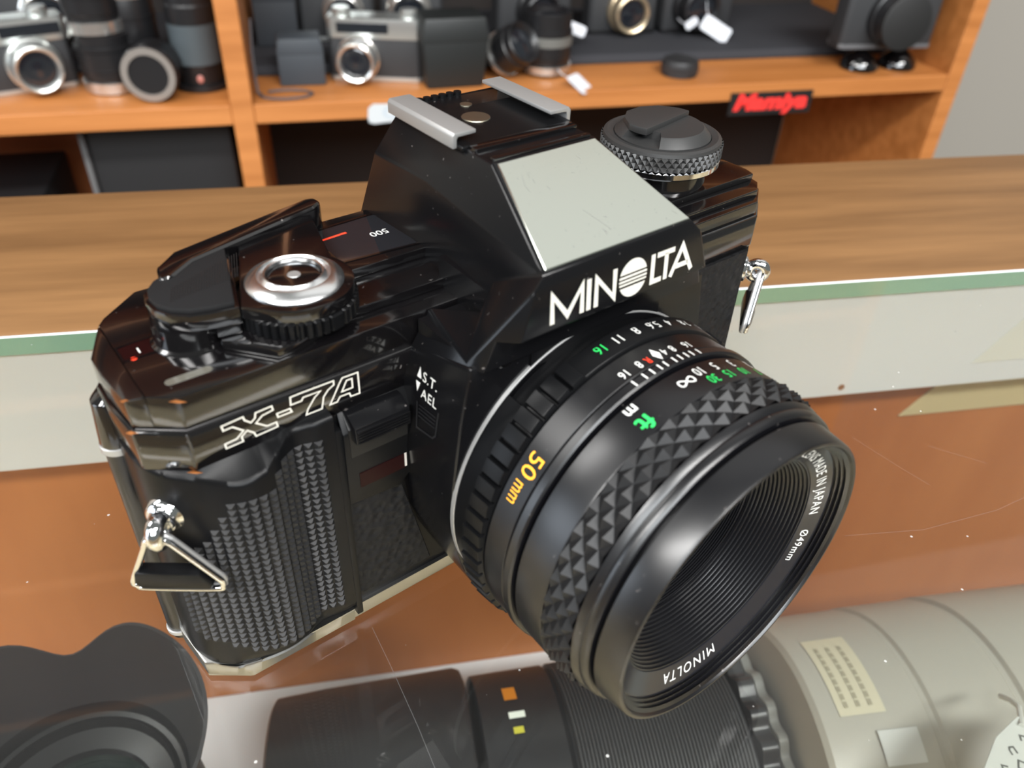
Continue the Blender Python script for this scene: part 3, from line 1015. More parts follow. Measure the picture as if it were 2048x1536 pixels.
def pane_top(nt):
    N, L = nt.nodes, nt.links
    tr = N.new('ShaderNodeBsdfTransparent'); tr.inputs[0].default_value = (0.97, 0.985, 0.975, 1)
    gl = N.new('ShaderNodeBsdfGlossy'); gl.inputs['Roughness'].default_value = 0.02
    df = N.new('ShaderNodeBsdfDiffuse'); df.inputs[0].default_value = (0.6, 0.6, 0.58, 1)
    fr = N.new('ShaderNodeFresnel'); fr.inputs[0].default_value = 1.45
    a = N.new('ShaderNodeMixShader')
    L.new(fr.outputs[0], a.inputs[0]); L.new(tr.outputs[0], a.inputs[1]); L.new(gl.outputs[0], a.inputs[2])
    tc = N.new('ShaderNodeTexCoord')
    v = N.new('ShaderNodeTexVoronoi'); v.inputs['Scale'].default_value = 130
    L.new(tc.outputs['Object'], v.inputs['Vector'])
    r = N.new('ShaderNodeMapRange'); r.inputs[1].default_value = 0.05; r.inputs[2].default_value = 0.025
    r.inputs[3].default_value = 0.012; r.inputs[4].default_value = 0.55
    L.new(v.outputs['Distance'], r.inputs[0])
    b = N.new('ShaderNodeMixShader')
    L.new(r.outputs[0], b.inputs[0]); L.new(a.outputs[0], b.inputs[1]); L.new(df.outputs[0], b.inputs[2])
    return b.outputs[0]


def pane_under(nt):
    tr = nt.nodes.new('ShaderNodeBsdfTransparent'); tr.inputs[0].default_value = (0.97, 0.985, 0.975, 1)
    return tr.outputs[0]


GT = node_mat('glass_pane_top', pane_top)
GU = node_mat('glass_pane_under', pane_under)
GE = mat('glass_edge_green', srgb(126, 190, 178), 0.2, mix=((3, 3, 3), srgb(160, 190, 158), 0.35, 0.65, 2))
m = MB()
m.box(-700, 900, -420, 139.8, -6, 0)
for f in m.bm.faces:
    f.normal_update()
    f.material_index = 0 if f.normal.z > 0.5 else (1 if f.normal.z < -0.5 else 2)
kid(m, 'glass_pane', [GT, GU, GE], counter, smooth=0, normals=False, label='clear glass top with a green polished edge')
LEDGE = mat('ledge_wood', srgb(124, 90, 55), 0.5, mix=((5, 60, 60), srgb(90, 62, 34), 0.34, 0.70, 7), bump=('noise', 60, 0.05, 0.5))
m = MB()
m.ext([(-900, 141.6), (1100, 141.6), (1100, 246), (-900, 232)], 'z', -22, 0)
m.bevel(1.2, 2)
kid(m, 'wood_ledge', LEDGE, counter)
RAIL = mat('white_painted_rail', srgb(228, 232, 238), 0.5, bump=('noise', 9, 0.15, 1.5))
m = MB()
m.box(-900, 1100, 140.5, 141.5, -50.5, -0.3)
m.box(-900, 1100, 141.5, 149, -50.5, -23)
m.bevel(0.3, 1)
kid(m, 'inner_rail', RAIL, counter)
BACKW = mat('orange_wood_panel', srgb(200, 128, 72), 0.5, mix=((9, 9, 2.2), srgb(172, 100, 48), 0.34, 0.68, 5))
m = MB()
m.box(-900, 1100, 149.5, 158, -206, -48)
kid(m, 'back_panel', BACKW, counter)
m = MB()
m.box(-900, 1100, 108, 149.4, -206, -203.5)
m.bevel(0.4, 1)
kid(m, 'rear_strip', RAIL, counter)
FLOORB = mat('beige_shelf_board', srgb(214, 196, 164), 0.6, mix=((6, 6, 6), srgb(200, 180, 146), 0.4, 0.6, 3))
m = MB()
m.box(-900, 1100, -420, 149, -222, -206)
kid(m, 'shelf_board', FLOORB, counter)
m = MB()
m.box(-900, 1100, -430, -421, -222, 0)
kid(m, 'front_panel', FLOORB, counter)
PAPER = mat('white_paper_label', srgb(228, 230, 226), 0.6)
m = MB()
m.ext([(196, -4), (320, -4), (320, -40), (170, -40)], 'y', 140.2, 140.45)
kid(m, 'paper_strip', PAPER, counter, label='whiter paper strip stuck on the rail')
m = MB()
m.ext([(172, -52), (330, -52), (330, -72), (156, -72)], 'y', 148.6, 149.5)
m.bevel(0.2, 1)
kid(m, 'tape_strip', mat('beige_tape', srgb(205, 190, 150), 0.5), counter, label='beige tape strip on the wood below the rail')
m = MB()
m.lathe([(140.3, 1.3), (140.6, 1.3)], (118, 0, -46.5), 'y', 16)
kid(m, 'rail_knot', mat('brown_knot', srgb(150, 110, 85), 0.6), counter)
# fine scratches in the glass
m = MB()
def P0(x, y): return (x, y, 0.04)
for pts in ([(16, 52), (17, 33), (17.8, 24)], [(66, 66), (72, 54), (76, 47)], [(47, 35), (66, 34), (87, 37), (104, 42)], [(-77, 57), (-72, 47), (-70, 39)],
            [(-58, 27), (-55, 18), (-51, 5), (-48, -6)], [(-81, 30), (-77, 22)], [(84, 60), (95, 52)], [(27, 25.5), (30, 23.5)], [(24, 21), (25, 18)]):
    stroke(m, pts, 0.14, P0)
kid(m, 'glass_scratches', node_mat('scratch_haze', lambda nt: (lambda a, t, d: (setattr(a.inputs[0], 'default_value', 0.055), nt.links.new(t.outputs[0], a.inputs[1]), nt.links.new(d.outputs[0], a.inputs[2]), a.outputs[0])[-1])(
    nt.nodes.new('ShaderNodeMixShader'), nt.nodes.new('ShaderNodeBsdfTransparent'), nt.nodes.new('ShaderNodeBsdfDiffuse'))), counter, smooth=0, normals=False, kind='stuff')

# ------------------------------------------------------------------ stock lying under the glass (floor of the case z = -206)
LB = mat('lens_barrel_black', (0.012, 0.012, 0.014, 1), 0.34)
LR = mat('ribbed_rubber_grey', (0.03, 0.03, 0.033, 1), 0.55)
HOODM = mat('matt_hood_black', (0.035, 0.034, 0.038, 1), 0.6)
# upright lens with a petal hood, mouth up
hx, hy, zt = -143.0, 50.0, -65.0
hl = thing('hooded_lens', 'upright black lens with a wide petal hood under the glass beside the grip', 'lens', (hx, hy, -206))
m = MB()
seg = 96
rows = []
def petal(t):
    d = (math.degrees(t) - 95 + 90) % 180 - 90
    return 1 - math.exp(-(d / 17.0) ** 2)
prof = [(0.0, 30.2, 0), (0.25, 32.0, 0), (0.6, 35.0, 0), (1.0, 39.0, 0), (1.0, 40.0, 0), (0.6, 36.6, 0), (0.0, 31.8, 0)]
for (f, r, _) in prof:
    row = []
    for k in range(seg):
        t = 2 * PI * k / seg
        p = petal(t)
        h = f * (19 + 9 * p)
        rr = 30 + (r - 30) * (0.45 + 0.55 * p)
        row.append(m.bm.verts.new((hx + rr * math.cos(t), hy + rr * math.sin(t), zt - 27 + h)))
    rows.append(row)
for i in range(len(rows)):
    A, B_ = rows[i], rows[(i + 1) % len(rows)]
    for k in range(seg):
        m.bm.faces.new((A[k], A[(k + 1) % seg], B_[(k + 1) % seg], B_[k]))
kid(m, 'petal_hood', HOODM, hl, smooth=50)
m = MB()
m.lathe([(-205.7, 33), (-150, 34.5), (-110, 33), (zt - 27, 31.6), (zt - 26, 30.6), (zt - 28, 29.4), (zt - 30, 29), (zt - 30.5, 27.6), (zt - 29.5, 26.4), (zt - 33, 25.6), (zt - 34, 23), (zt - 35, 20), (zt - 38, 19)], (hx, hy, 0), 'z', 72)
kid(m, 'barrel', LB, hl)
m = MB()
m.lathe([(zt - 37, 19.4), (zt - 34.5, 15), (zt - 33, 9), (zt - 32.5, 0)], (hx, hy, 0), 'z', 48)
kid(m, 'front_element', mat('coated_glass', (0.012, 0.022, 0.02, 1), 0.05, coat=0.6), hl)
m = MB()
aa = [math.radians(96 + k * 2.6) for k in range(14)]
stroke(m, [(hx + 33.0 * math.cos(t), hy + 33.0 * math.sin(t)) for t in aa], 1.3, lambda x, y: (x, y, zt - 19.6))
kid(m, 'red_index', mat('faded_red_line', srgb(150, 92, 78), 0.5), hl, smooth=0, normals=False, label='faded red line inside the hood')

# black hood on its side, then a black zoom, then the white telephoto
def lying(name, label, group=None):
    return thing(name, label, 'lens', (0, 60, -206), 0, group)


bh = thing('lens_hood', 'smooth black lens hood lying on its side under the glass below the grip', 'lens hood', (-64, 62, -206))
m = MB()
m.lathe([(-97.5, 43.5), (-96.5, 45), (-80, 46), (-34.5, 47.2), (-32.2, 46.2), (-31.5, 44.5), (-32.5, 43.0), (-34, 44), (-95, 42)], (0, 62, -206 + 47.6), 'x', 80, True)
kid(m, 'hood_tube', LB, bh)
m = MB()
m.lathe([(-97.0, 42.5), (-95, 43.0), (-94.6, 0)], (0, 62, -206 + 47.6), 'x', 64)
kid(m, 'hood_base', LB, bh)
zl = thing('zoom_lens', 'black zoom lens with a ribbed ring lying under the glass below the front lens', 'lens', (25, 62, -206))
m = MB()
m.lathe([(-29.0, 0), (-29.0, 42), (-28.3, 43.6), (-2, 44.0), (-1, 43.0), (0, 42.2), (59, 42.2), (61, 40), (71, 38), (71, 0)], (0, 62, -206 + 47.2), 'x', 96)
kid(m, 'barrel', LB, zl)
m = MB()
m.lathe([(0.6, 42.3)] + [(0.8 + k * 1.25 + d, 44.2 if 0 < i < 3 else 43.2) for k in range(46) for i, d in enumerate((0, 0.25, 0.85, 1.1))] + [(59.3, 42.3)], (0, 62, -206 + 47.2), 'x', 96)
kid(m, 'zoom_ring', LR, zl, smooth=20)
m = MB()
m.lathe([(59.6, 42), (60, 45.2), (65.5, 45.4), (66.2, 43)], (0, 62, -206 + 47.2), 'x', 220, radius=lambda t, h, r: r + (1.5 * math.cos(26 * t) if r > 44.5 else 0))
kid(m, 'scalloped_collar', LB, zl, smooth=40)
m = MB()
m.lathe([(66.4, 41), (66.6, 45.0), (69.6, 45.2), (70.2, 41)], (0, 62, -206 + 47.2), 'x', 220, radius=lambda t, h, r: r + (1.3 * math.cos(26 * t + 1) if r > 44 else 0))
kid(m, 'grey_collar', mat('grey_ring', (0.20, 0.20, 0.19, 1), 0.45), zl, smooth=40)
m = MB()  # small orange, white and yellow patches laid on the barrel
for k, (x, t, w_, h_, c) in enumerate(((-17.2, 113, 4.4, 6.5, 0), (-16.4, 100, 5.4, 2.6, 1), (-16.8, 92.5, 3.4, 2.4, 2))):
    rr = 44.15
    a0 = math.radians(t)
    pts = [(-w_ / 2, -h_ / 2), (w_ / 2, -h_ / 2), (w_ / 2, h_ / 2), (-w_ / 2, h_ / 2)]
    f0 = len(m.bm.faces)
    m.poly([(0, 1, 2, 3)], [(x + p[0], 62 - rr * math.cos(a0 + p[1] / rr), -206 + 47.2 + rr * math.sin(a0 + p[1] / rr)) for p in pts])
    m.bm.faces.ensure_lookup_table()
    m.bm.faces[f0].material_index = c
kid(m, 'colour_patches', [mat('patch_orange', srgb(196, 120, 30), 0.4), mat('patch_white', srgb(225, 232, 224), 0.4), mat('patch_yellow', srgb(190, 185, 60), 0.4)], zl, smooth=0, normals=False,
    label='small orange, white and yellow patches on the barrel')
wl = thing('telephoto_lens', 'big pale grey telephoto lens lying on its side under the glass at the counter front', 'lens', (170, 52, -206))
PALE = mat('pale_grey_enamel', srgb(160, 157, 148), 0.4)
m = MB()
CX, CZ = 52, -206 + 57.4
m.lathe([(73, 0), (73, 50.5), (74.5, 52), (95, 53), (101, 53.2), (108, 53.5), (109, 52.9), (110.5, 52.9), (111.5, 54), (138, 55), (139, 54.2), (141, 54.2), (142, 55.6), (200, 57), (330, 57), (330, 0)], (0, CX, CZ), 'x', 96)
TW = Matrix.Translation((74, 50, 0)) @ Matrix.Rotation(math.radians(-3), 4, 'Z') @ Matrix.Translation((-74, -50, 0))
m.xf(TW)
kid(m, 'barrel', PALE, wl)
m = MB()
rr = 53.3
def onq(x, a, r_=None):
    r_ = r_ or rr
    return (x, CX - r_ * math.cos(math.radians(a)), CZ + r_ * math.sin(math.radians(a)))
m.poly([(2 * i, 2 * i + 1, 2 * i + 3, 2 * i + 2) for i in range(14)], [onq(x, 112 - i * 2.3, 53.35 if x > 90 else 52.6) for i in range(15) for x in (80.5, 95.5)])
m.xf(TW)
kid(m, 'label_plate', mat('cream_plate', srgb(190, 184, 162), 0.4), wl, smooth=0, normals=False, label='cream label plate on the barrel')
m = MB()
for x in (83.5, 87.5, 91.5):
    for i in range(9):
        if (i * 7 + x) % 3 > 0:
            m.poly([(0, 1, 2, 3)], [onq(x + dx, 107 - i * 2.8 - da, 52.6 + (x - 80.5) * 0.05 + 0.2) for dx, da in ((-0.7, 0), (0.7, 0), (0.7, 2.2), (-0.7, 2.2))])
m.xf(TW)
kid(m, 'plate_print', mat('grey_print', srgb(150, 144, 124), 0.5), wl, smooth=0, normals=False)
m = MB()
m.poly([(2 * i, 2 * i + 1, 2 * i + 3, 2 * i + 2) for i in range(6)], [onq(x, 74 - i * 1.8, 53.7) for i in range(7) for x in (90, 103)])
m.xf(TW)
kid(m, 'switch_panel', mat('pale_switch', srgb(190, 192, 190), 0.3), wl, smooth=0, normals=False)
# price tag tied to it
pt = thing('price_tag', 'white handwritten price tag on a string at the corner of the counter glass', 'price tag', (150, 14, -100))
TAGM = mat('tag_card', srgb(196, 199, 195), 0.6)
m = MB()
tagpts = [(104.0, 17.0), (114, 21.5), (134, 16), (126, -18), (86, -16), (87, 3)]
m.ext([(x, y) for x, y in tagpts], 'z', -70.6, -70)
m.bevel(0.15, 1)
kid(m, 'tag_card', TAGM, pt)
m = MB()
m.tube([(124, 34, -83), (122, 30, -78), (118.5, 25, -72.5), (113, 18.5, -69.6)], 0.8, 8)
kid(m, 'tag_string', TAGM, pt)
m = MB()
random.seed(3)
for (x, y) in ((106, 12.5), (111.5, 14.5), (101, 8), (106, 8), (112, 9), (97, 3), (102, 3), (108, 4), (94, -3), (100, -3), (106, -2)):
    pts = [(x + 1.5 * math.cos(a_ + x) * random.uniform(0.5, 1.1), y + 2.0 * math.sin(a_ + x) * random.uniform(0.6, 1.1)) for a_ in (0.4, 1.5, 2.6, 3.7, 4.6)]
    stroke(m, pts, 0.5, lambda u, v: (u, v, -69.93))
kid(m, 'handwriting', mat('pencil_grey', srgb(86, 88, 84), 0.6), pt, smooth=0, normals=False)

# ================================================================== back wall and shelf unit
WALL = mat('grey_wall_paint', srgb(158, 153, 144), 0.7, bump=('noise', 90, 0.08, 0.4))
m = MB()
m.box(-2600, 2600, 0, 60, -1000, 1700)
m.xf(Matrix.Translation((0, 1040, 0)) @ Matrix.Rotation(math.radians(3.6), 4, 'Z'))
wo = m.obj('wall_back', WALL, None, smooth=0)
wo['kind'] = 'structure'
m = MB()
m.box(-2600, 2600, -2600, 1300, -1060, -1000)
fo = m.obj('floor', mat('floor_vinyl', srgb(120, 112, 104), 0.5), None, smooth=0)
fo['kind'] = 'structure'

SA = math.radians(3.6)
SO = Vector((-355.6, 694.1, 0))
SU, SW = Vector((math.cos(SA), math.sin(SA), 0)), Vector((-math.sin(SA), math.cos(SA), 0))


def sp(x, w, z):
    return tuple(SO + SU * x + SW * w + Vector((0, 0, z)))


ZB = -125.4                                   # top of the visible shelf board
SHW = mat('shelf_wood_veneer', srgb(186, 120, 64), 0.5, mix=((4.0, 60, 60), srgb(160, 98, 46), 0.34, 0.68, 5))
SHE = mat('shelf_wood_edge', srgb(176, 104, 44), 0.45, mix=((3.0, 60, 60), srgb(150, 84, 34), 0.36, 0.66, 4))
SHD = mat('shelf_back_brown', srgb(34, 28, 25), 0.8)
shelf = thing('shelf_unit', 'orange brown wooden shelf unit against the grey wall', 'shelf', SO[:], SA)
D = 300


def board(name, x0, x1, w0, w1, z0, z1, mt=None, label=None):
    m = MB()
    m.box(x0, x1, w0, w1, z0, z1)
    m.bevel(0.8, 1)
    return m.obj(name, mt or SHW, shelf, label=label)


board('shelf_board', -900, 191.8, 0, D, ZB - 18, ZB)
board('shelf_board', 212, 966.8, 0, D, ZB - 18, ZB)
board('shelf_board', -900, 191.8, 0, D, ZB - 318, ZB - 300)
board('shelf_board', 212, 966.8, 0, D, ZB - 318, ZB - 300)
board('shelf_board', -900, 191.8, 0, D, 150, 168)
board('shelf_board', 212, 966.8, 0, D, 150, 168)
for z_ in (430, 720, 1010):
    board('shelf_board', -900, 191.8, 0, D, z_, z_ + 18)
    board('shelf_board', 212, 966.8, 0, D, z_, z_ + 18)
board('divider', 192, 211.8, -0.5, D, -1000, 1150)
board('side_panel', 967, 986, -0.5, D, -1000, 1150)
board('inner_panel', -900, 191.5, 242, 250, ZB - 300, ZB - 18, mat('brown_back_wood', srgb(150, 84, 40), 0.6))  # even brown is the panel wood's own colour
board('back_panel', -900, 967, D, D + 8, -1000, 1150, SHD)

FELT = mat('dark_felt', (0.042, 0.043, 0.048, 1), 0.9, spec=0.1, bump=('noise', 700, 0.4, 0.4))
m = MB()
m.hull([(x, y, z) for x in (213, 966) for y, z in ((84, ZB + 0.3), (298, ZB + 0.3), (83, ZB + 3), (86, ZB + 10), (298, ZB + 10))])
m.bevel(2, 2)
r = thing('display_riser', 'long dark grey felt riser along the back of the right hand shelf', 'riser', sp(590, 180, ZB), SA)
m.xf(Matrix.Translation((-590, -180, -ZB)))
m.obj('felt_step', FELT, r)
m = MB()
m.box(-880, 188, 114, 298, ZB + 0.2, ZB + 14)
m.bevel(2, 2)
r = thing('display_riser', 'short dark grey felt riser behind the silver camera left of the divider', 'riser', sp(-100, 180, ZB), SA)
m.xf(Matrix.Translation((100, -180, -ZB)))
m.obj('felt_step', FELT, r)
ZR = ZB + 10.3

# signs on the shelf edge
m = MB()
m.box(-49, 49, -1.2, 0, -12, 12)
s1 = thing('brand_sign', 'black sign with slanted red lettering stuck to the shelf edge', 'sign', sp(748.5, -0.6, -146.5), SA)
m.obj('sign_plate', mat('sign_black', (0.008, 0.007, 0.007, 1), 0.5), s1)
m = MB()
add_text(m, text2d('Mamiya', 16.5, 1.22, shear=0.25, bold=0.05), lambda x, y: (x, -1.4, y - 6.0))
m.obj('sign_lettering', mat('sign_red', (0.85, 0.035, 0.03, 1), 0.5), s1, smooth=0, normals=False)
s2 = thing('brand_sign', 'white outlined sign stuck to the shelf edge behind the hot shoe', 'sign', sp(360, -0.6, -138), SA)
m = MB()
m.ext([(-44 + 0, -4), (-43, -8.5), (-38, -10), (-26, -9), (-10, -8.5), (20, -8.5), (43, -7), (45, 2), (42, 8.5), (20, 8), (-20, 8.5), (-38, 9), (-43, 5)], 'y', -1.2, 0)
m.obj('sign_plate', mat('sign_white', srgb(190, 194, 196), 0.5), s2)
m = MB()
add_text(m, text2d('Canon', 12, 1.35, bold=0.0), lambda x, y: (x, -1.4, y - 5))
m.obj('sign_lettering', mat('sign_pale_blue', srgb(170, 182, 192), 0.5), s2, smooth=0, normals=False)

# ------------------------------------------------------------------ goods on the shelf
SIL = mat('camera_silver', (0.60, 0.62, 0.60, 1), 0.30, metal=0.85)
LTH = mat('camera_black_covering', (0.025, 0.026, 0.028, 1), 0.6)
BLK = mat('shelf_lens_black', (0.010, 0.010, 0.011, 1), 0.35)
SRG = mat('lens_silver_ring', (0.70, 0.69, 0.66, 1), 0.25, metal=0.9)
GLS = mat('lens_front_glass', (0.012, 0.014, 0.018, 1), 0.04, coat=0.5)
TAG = mat('shelf_tag_white', srgb(205, 208, 214), 0.6)


def rangefinder(name, label, loc, rz, top, lens_x, ring, w=132, h=78, lr=24, hump=False, group=None):
    t = thing(name, label, 'camera', loc, rz, group)
    d = 30
    m = MB()
    m.ext([(-w / 2, 4), (-w / 2 + 4, 0), (w / 2 - 4, 0), (w / 2, 4), (w / 2, d - 4), (w / 2 - 4, d), (-w / 2 + 4, d), (-w / 2, d - 4)], 'z', 0.3, h * 0.62)
    m.bevel(0.8, 2).obj('body', LTH, t)
    m = MB()
    m.ext([(-w / 2, 3), (-w / 2 + 4, -1), (w / 2 - 4, -1), (w / 2, 3), (w / 2, d - 3), (w / 2 - 4, d), (-w / 2 + 4, d), (-w / 2, d - 3)], 'z', h * 0.62, h * (0.9 if not hump else 0.8))
    m.bevel(0.8, 2).obj('top_cover', top, t)
    if hump:
        m = MB()
        m.hull([(-20, 0, h * 0.78), (20, 0, h * 0.78), (-12, 1, h * 1.08), (12, 1, h * 1.08), (-20, d, h * 0.78), (20, d, h * 0.78), (-11, d - 4, h * 1.08), (11, d - 4, h * 1.08)])
        m.bevel(0.8, 2).obj('prism_hump', top, t)
    m = MB()
    m.ext([(-w / 2, 3), (-w / 2 + 4, -0.6), (w / 2 - 4, -0.6), (w / 2, 3), (w / 2, d - 3), (w / 2 - 4, d), (-w / 2 + 4, d), (-w / 2, d - 3)], 'z', 0.4, 5)
    m.bevel(0.6, 2).obj('base_cover', top, t)
    for x in (-w * 0.36, w * 0.36):
        m = MB()
        m.lathe([(h * 0.8, 9), (h * 0.98, 9), (h, 8), (h, 0)], (x, d / 2, 0), 'z', 28)
        m.obj('dial', top, t)
    m = MB()
    if not hump:
        m.box(lens_x - 20, lens_x + 30, -1.9, 0, h * 0.70, h * 0.84)
        m.bevel(0.5, 1).obj('finder_window', GLS, t)
    z = max(h * 0.36, lr * 1.12 + 0.6)
    m = MB()
    m.lathe([(1, lr * 1.12), (-8, lr * 1.12), (-9, lr * 1.05), (-20, lr), (-24, lr * 0.98), (-25, lr * 0.9), (-24, lr * 0.8), (-21, lr * 0.72), (1, lr * 0.72)], (lens_x, 0, z), 'y', 56, True)
    m.obj('lens_barrel', ring, t)
    m = MB()
    m.lathe([(-20, lr * 0.74), (-21, lr * 0.62), (-20.5, lr * 0.45), (-22, 0)], (lens_x, 0, z), 'y', 40)
    m.obj('lens_glass', GLS, t)
    return t


def lens_up(name, label, loc, r, h, bands, cat_='lens', group=None, tilt=None, mt=None):
    """upright lens: bands = list of (z0, z1, material, extra radius)"""
    t = thing(name, label, cat_, loc, 0, group, rot=tilt)
    m = MB()
    m.lathe([(0.2, r * 0.80), (2, r * 0.92), (h * 0.28, r * 0.96), (h * 0.30, r), (h * 0.72, r), (h * 0.74, r * 0.94), (h * 0.98, r * 0.95), (h, r * 0.9), (h - 1, r * 0.82), (h - 5, r * 0.7), (h - 5, 0)], (0, 0, 0), 'z', 48)
    m.obj('barrel', mt or BLK, t)
    for z0, z1, mt, er in bands:
        m = MB()
        m.lathe([(z0, r * 0.9), (z0 + 0.4, r + er), (z1 - 0.4, r + er), (z1, r * 0.9)], (0, 0, 0), 'z', 48)
        m.obj('ring', mt, t)
    m = MB()
    m.lathe([(h - 5.5, r * 0.71), (h - 3.4, r * 0.4), (h - 3, 0)], (0, 0, 0), 'z', 32)
    m.obj('front_glass', GLS, t)
    return t


def tagcard(label, loc, w, h, rz, rx, roll=0.0):
    t = thing('price_tag', label, 'price tag', loc, 0, None, rot=(rx, roll, rz))
    m = MB()
    c = 2.2
    m.ext([(-w / 2 + c, -h / 2), (w / 2 - c, -h / 2), (w / 2, -h / 2 + c), (w / 2, h / 2 - c), (w / 2 - c, h / 2), (-w / 2 + c, h / 2), (-w / 2, h / 2 - c), (-w / 2, -h / 2 + c)], 'z', -0.25, 0.25)
    m.obj('tag_card', TAG, t, smooth=0)
    m = MB()
    m.tube([(-w / 2 + 2, h / 2 - 2, 0.4), (-w / 2 - 4, h / 2 + 4, 2), (-w / 2 - 8, h / 2 + 9, 5)], 0.5, 6)
    m.obj('tag_string', TAG, t)
    return t


# left compartment
rangefinder('rangefinder_camera', 'silver rangefinder camera standing on the left shelf left of the stacked lenses', sp(-6, 52, ZB), SA + math.radians(22), SIL, 30, SIL, 130, 70, 21)
rangefinder('rangefinder_camera', 'second silver camera raised on the riser behind the front rangefinder', sp(-22, 165, ZB + 14.6), SA + math.radians(8), SIL, 44, SRG, 130, 80, 24)
lens_up('camera_lens', 'short black lens with a silver base ring, lower of the stacked pair', sp(85, 66, ZB), 25, 52, [(1, 11, SRG, 0.6), (20, 23, BLK, 0.8), (38, 42, BLK, 0.9)])
lens_up('camera_lens', 'black lens with a silver base ring stacked on another lens', sp(82, 67, ZB + 52.2), 24.5, 58, [(0.4, 11, SRG, 0.6), (30, 36, BLK, 0.9)])
t = thing('camera_lens', 'black lens lying on the shelf with its grey mount ring towards the room', 'lens', sp(126, 22, ZB + 25.4), SA + math.radians(-8))
m = MB()
m.lathe([(-6, 19), (-6, 24), (-4, 25), (4, 24.6), (8, 22.5), (20, 23.0), (28, 22.5), (29, 0)], (0, 0, 0), 'y', 48)
m.obj('barrel', BLK, t)
m = MB()
m.lathe([(-6.2, 23.6), (-7.4, 23.2), (-7.4, 17.6), (-5, 17.2), (-5, 23.6)], (0, 0, 0), 'y', 48, True)
m.obj('mount_ring', mat('dull_mount_grey', (0.36, 0.33, 0.30, 1), 0.35, metal=0.6), t)
m = MB()
m.lathe([(-5, 17.4), (0, 15), (2, 8), (1.5, 0)], (0, 0, 0), 'y', 32)
m.obj('rear_glass', mat('amber_glass', (0.05, 0.035, 0.02, 1), 0.1), t)
lens_up('camera_lens', 'tall black lens with a silver band standing behind the lens that lies down', sp(108, 84, ZB), 24, 116, [(78, 86, SRG, 0.8), (60, 64, BLK, 0.8)])
lens_up('camera_lens', 'tall slim black lens with a slate grey barrel beside the divider', sp(165.5, 62, ZB), 22, 104, [(24, 60, mat('slate_barrel', (0.055, 0.068, 0.075, 1), 0.5), 0.3), (1, 6, BLK, 2.6)])
m = MB()
m.sphere((0, 0, 0), 3.2, 14, 8)
rd = bpy.data.objects['camera_lens.004'] if 'camera_lens.004' in bpy.data.objects else t
m.xf(Matrix.Translation((2, -22.8, 13)) @ Matrix.Diagonal((1, 0.4, 1.2, 1)))
m.obj('red_mark', mat('mount_red_dot', (0.42, 0.16, 0.13, 1), 0.4), rd)

# right compartment
def carton(name, label, cat_, loc, rz, sx, sy, sz, mt, lid=True, taper=0.0):
    t = thing(name, label, cat_, loc, rz)
    m = MB()
    a, b = sx / 2, sy / 2
    k = 1 - taper
    m.hull([(x * k, y * k, 0.2) for x in (-a, a) for y in (-b, b)] + [(x, y, sz * 0.7) for x in (-a, a) for y in (-b, b)])
    m.bevel(min(sx, sy) * 0.06, 2).obj('box_body', mt, t)
    m = MB()
    m.hull([(x * 1.03, y * 1.03, sz * 0.66) for x in (-a, a) for y in (-b, b)] + [(x * 0.92, y * 0.92, sz) for x in (-a, a) for y in (-b, b)])
    m.bevel(min(sx, sy) * 0.06, 2).obj('lid', mt, t)
    return t


SLATE = mat('slate_blue_card', (0.036, 0.044, 0.053, 1), 0.6)
carton('camera_case', 'slate blue case standing just right of the divider', 'case', sp(260, 66, ZB), SA, 44, 34, 44, SLATE)
carton('camera_case', 'dark slate case behind the front slate case, half above the frame', 'case', sp(240, 170, ZR), SA, 44, 36, 66, mat('dark_slate', (0.026, 0.03, 0.036, 1), 0.6))
rangefinder('slr_camera', 'silver and black camera with a big lens in the middle of the lower shelf', sp(332, 54, ZB), SA + math.radians(-14), SIL, -16, SRG, 92, 66, 19)
rangefinder('slr_camera', 'silver topped camera at the frame top above the silver and black camera', sp(304, 165, ZR), SA + math.radians(-6), SIL, 8, SRG, 80, 88, 20, True)
rangefinder('slr_camera', 'black camera with a bright lens rim right of the silver topped camera', sp(386, 165, ZR), SA + math.radians(-6), BLK, -4, SRG, 68, 84, 22, True)
carton('leather_pouch', 'black leather camera pouch on the shelf behind the hot shoe', 'pouch', sp(406, 44, ZB), SA + math.radians(4), 66, 46, 66, mat('pouch_leather', (0.010, 0.012, 0.012, 1), 0.5, bump=('noise', 300, 0.2, 0.5)), taper=0.12)
lens_up('camera_lens', 'black lens lying tilted with a pale rim right of the pouch', sp(462, 60, ZB + 20.5), 22, 36, [(1, 5, SRG, 0.6)], tilt=(math.radians(58), 0, SA + math.radians(35)))
lens_up('camera_lens', 'black lens with a silver base band standing by the tag on the shelf', sp(512, 66, ZB), 26, 62, [(3, 11, SRG, 0.6), (30, 40, mat('dim_print_band', (0.12, 0.12, 0.11, 1), 0.5), 0.3)])
rangefinder('slr_camera', 'small black camera with a paper tag at the frame top above the standing lens', sp(527, 165, ZR), SA + math.radians(6), BLK, 0, BLK, 90, 78, 22, True)
tagcard('white price tag lying on the shelf beside the silver banded lens', sp(533, 10, ZB + 4), 22, 25, SA + math.radians(42), math.radians(30))
tagcard('white price tag hanging from the small black camera at the frame top', sp(557, 118, ZR + 20), 30, 12, SA + math.radians(-20), math.radians(60), math.radians(18))
rangefinder('slr_camera', 'black camera with a brass rimmed lens in the middle of the riser', sp(634, 165, ZR), SA, BLK, 2, mat('brass_rim', (0.62, 0.50, 0.34, 1), 0.3, metal=0.8), 84, 72, 21, True)
rangefinder('slr_camera', 'black camera with two paper tags right of the brass rimmed lens', sp(730, 165, ZR), SA + math.radians(6), BLK, -11, BLK, 94, 84, 24, True)
tagcard('large white price tag hanging below the black camera right of the brass rim', sp(736, 128, ZR + 12), 36, 18, SA + math.radians(-28), math.radians(62), math.radians(26))
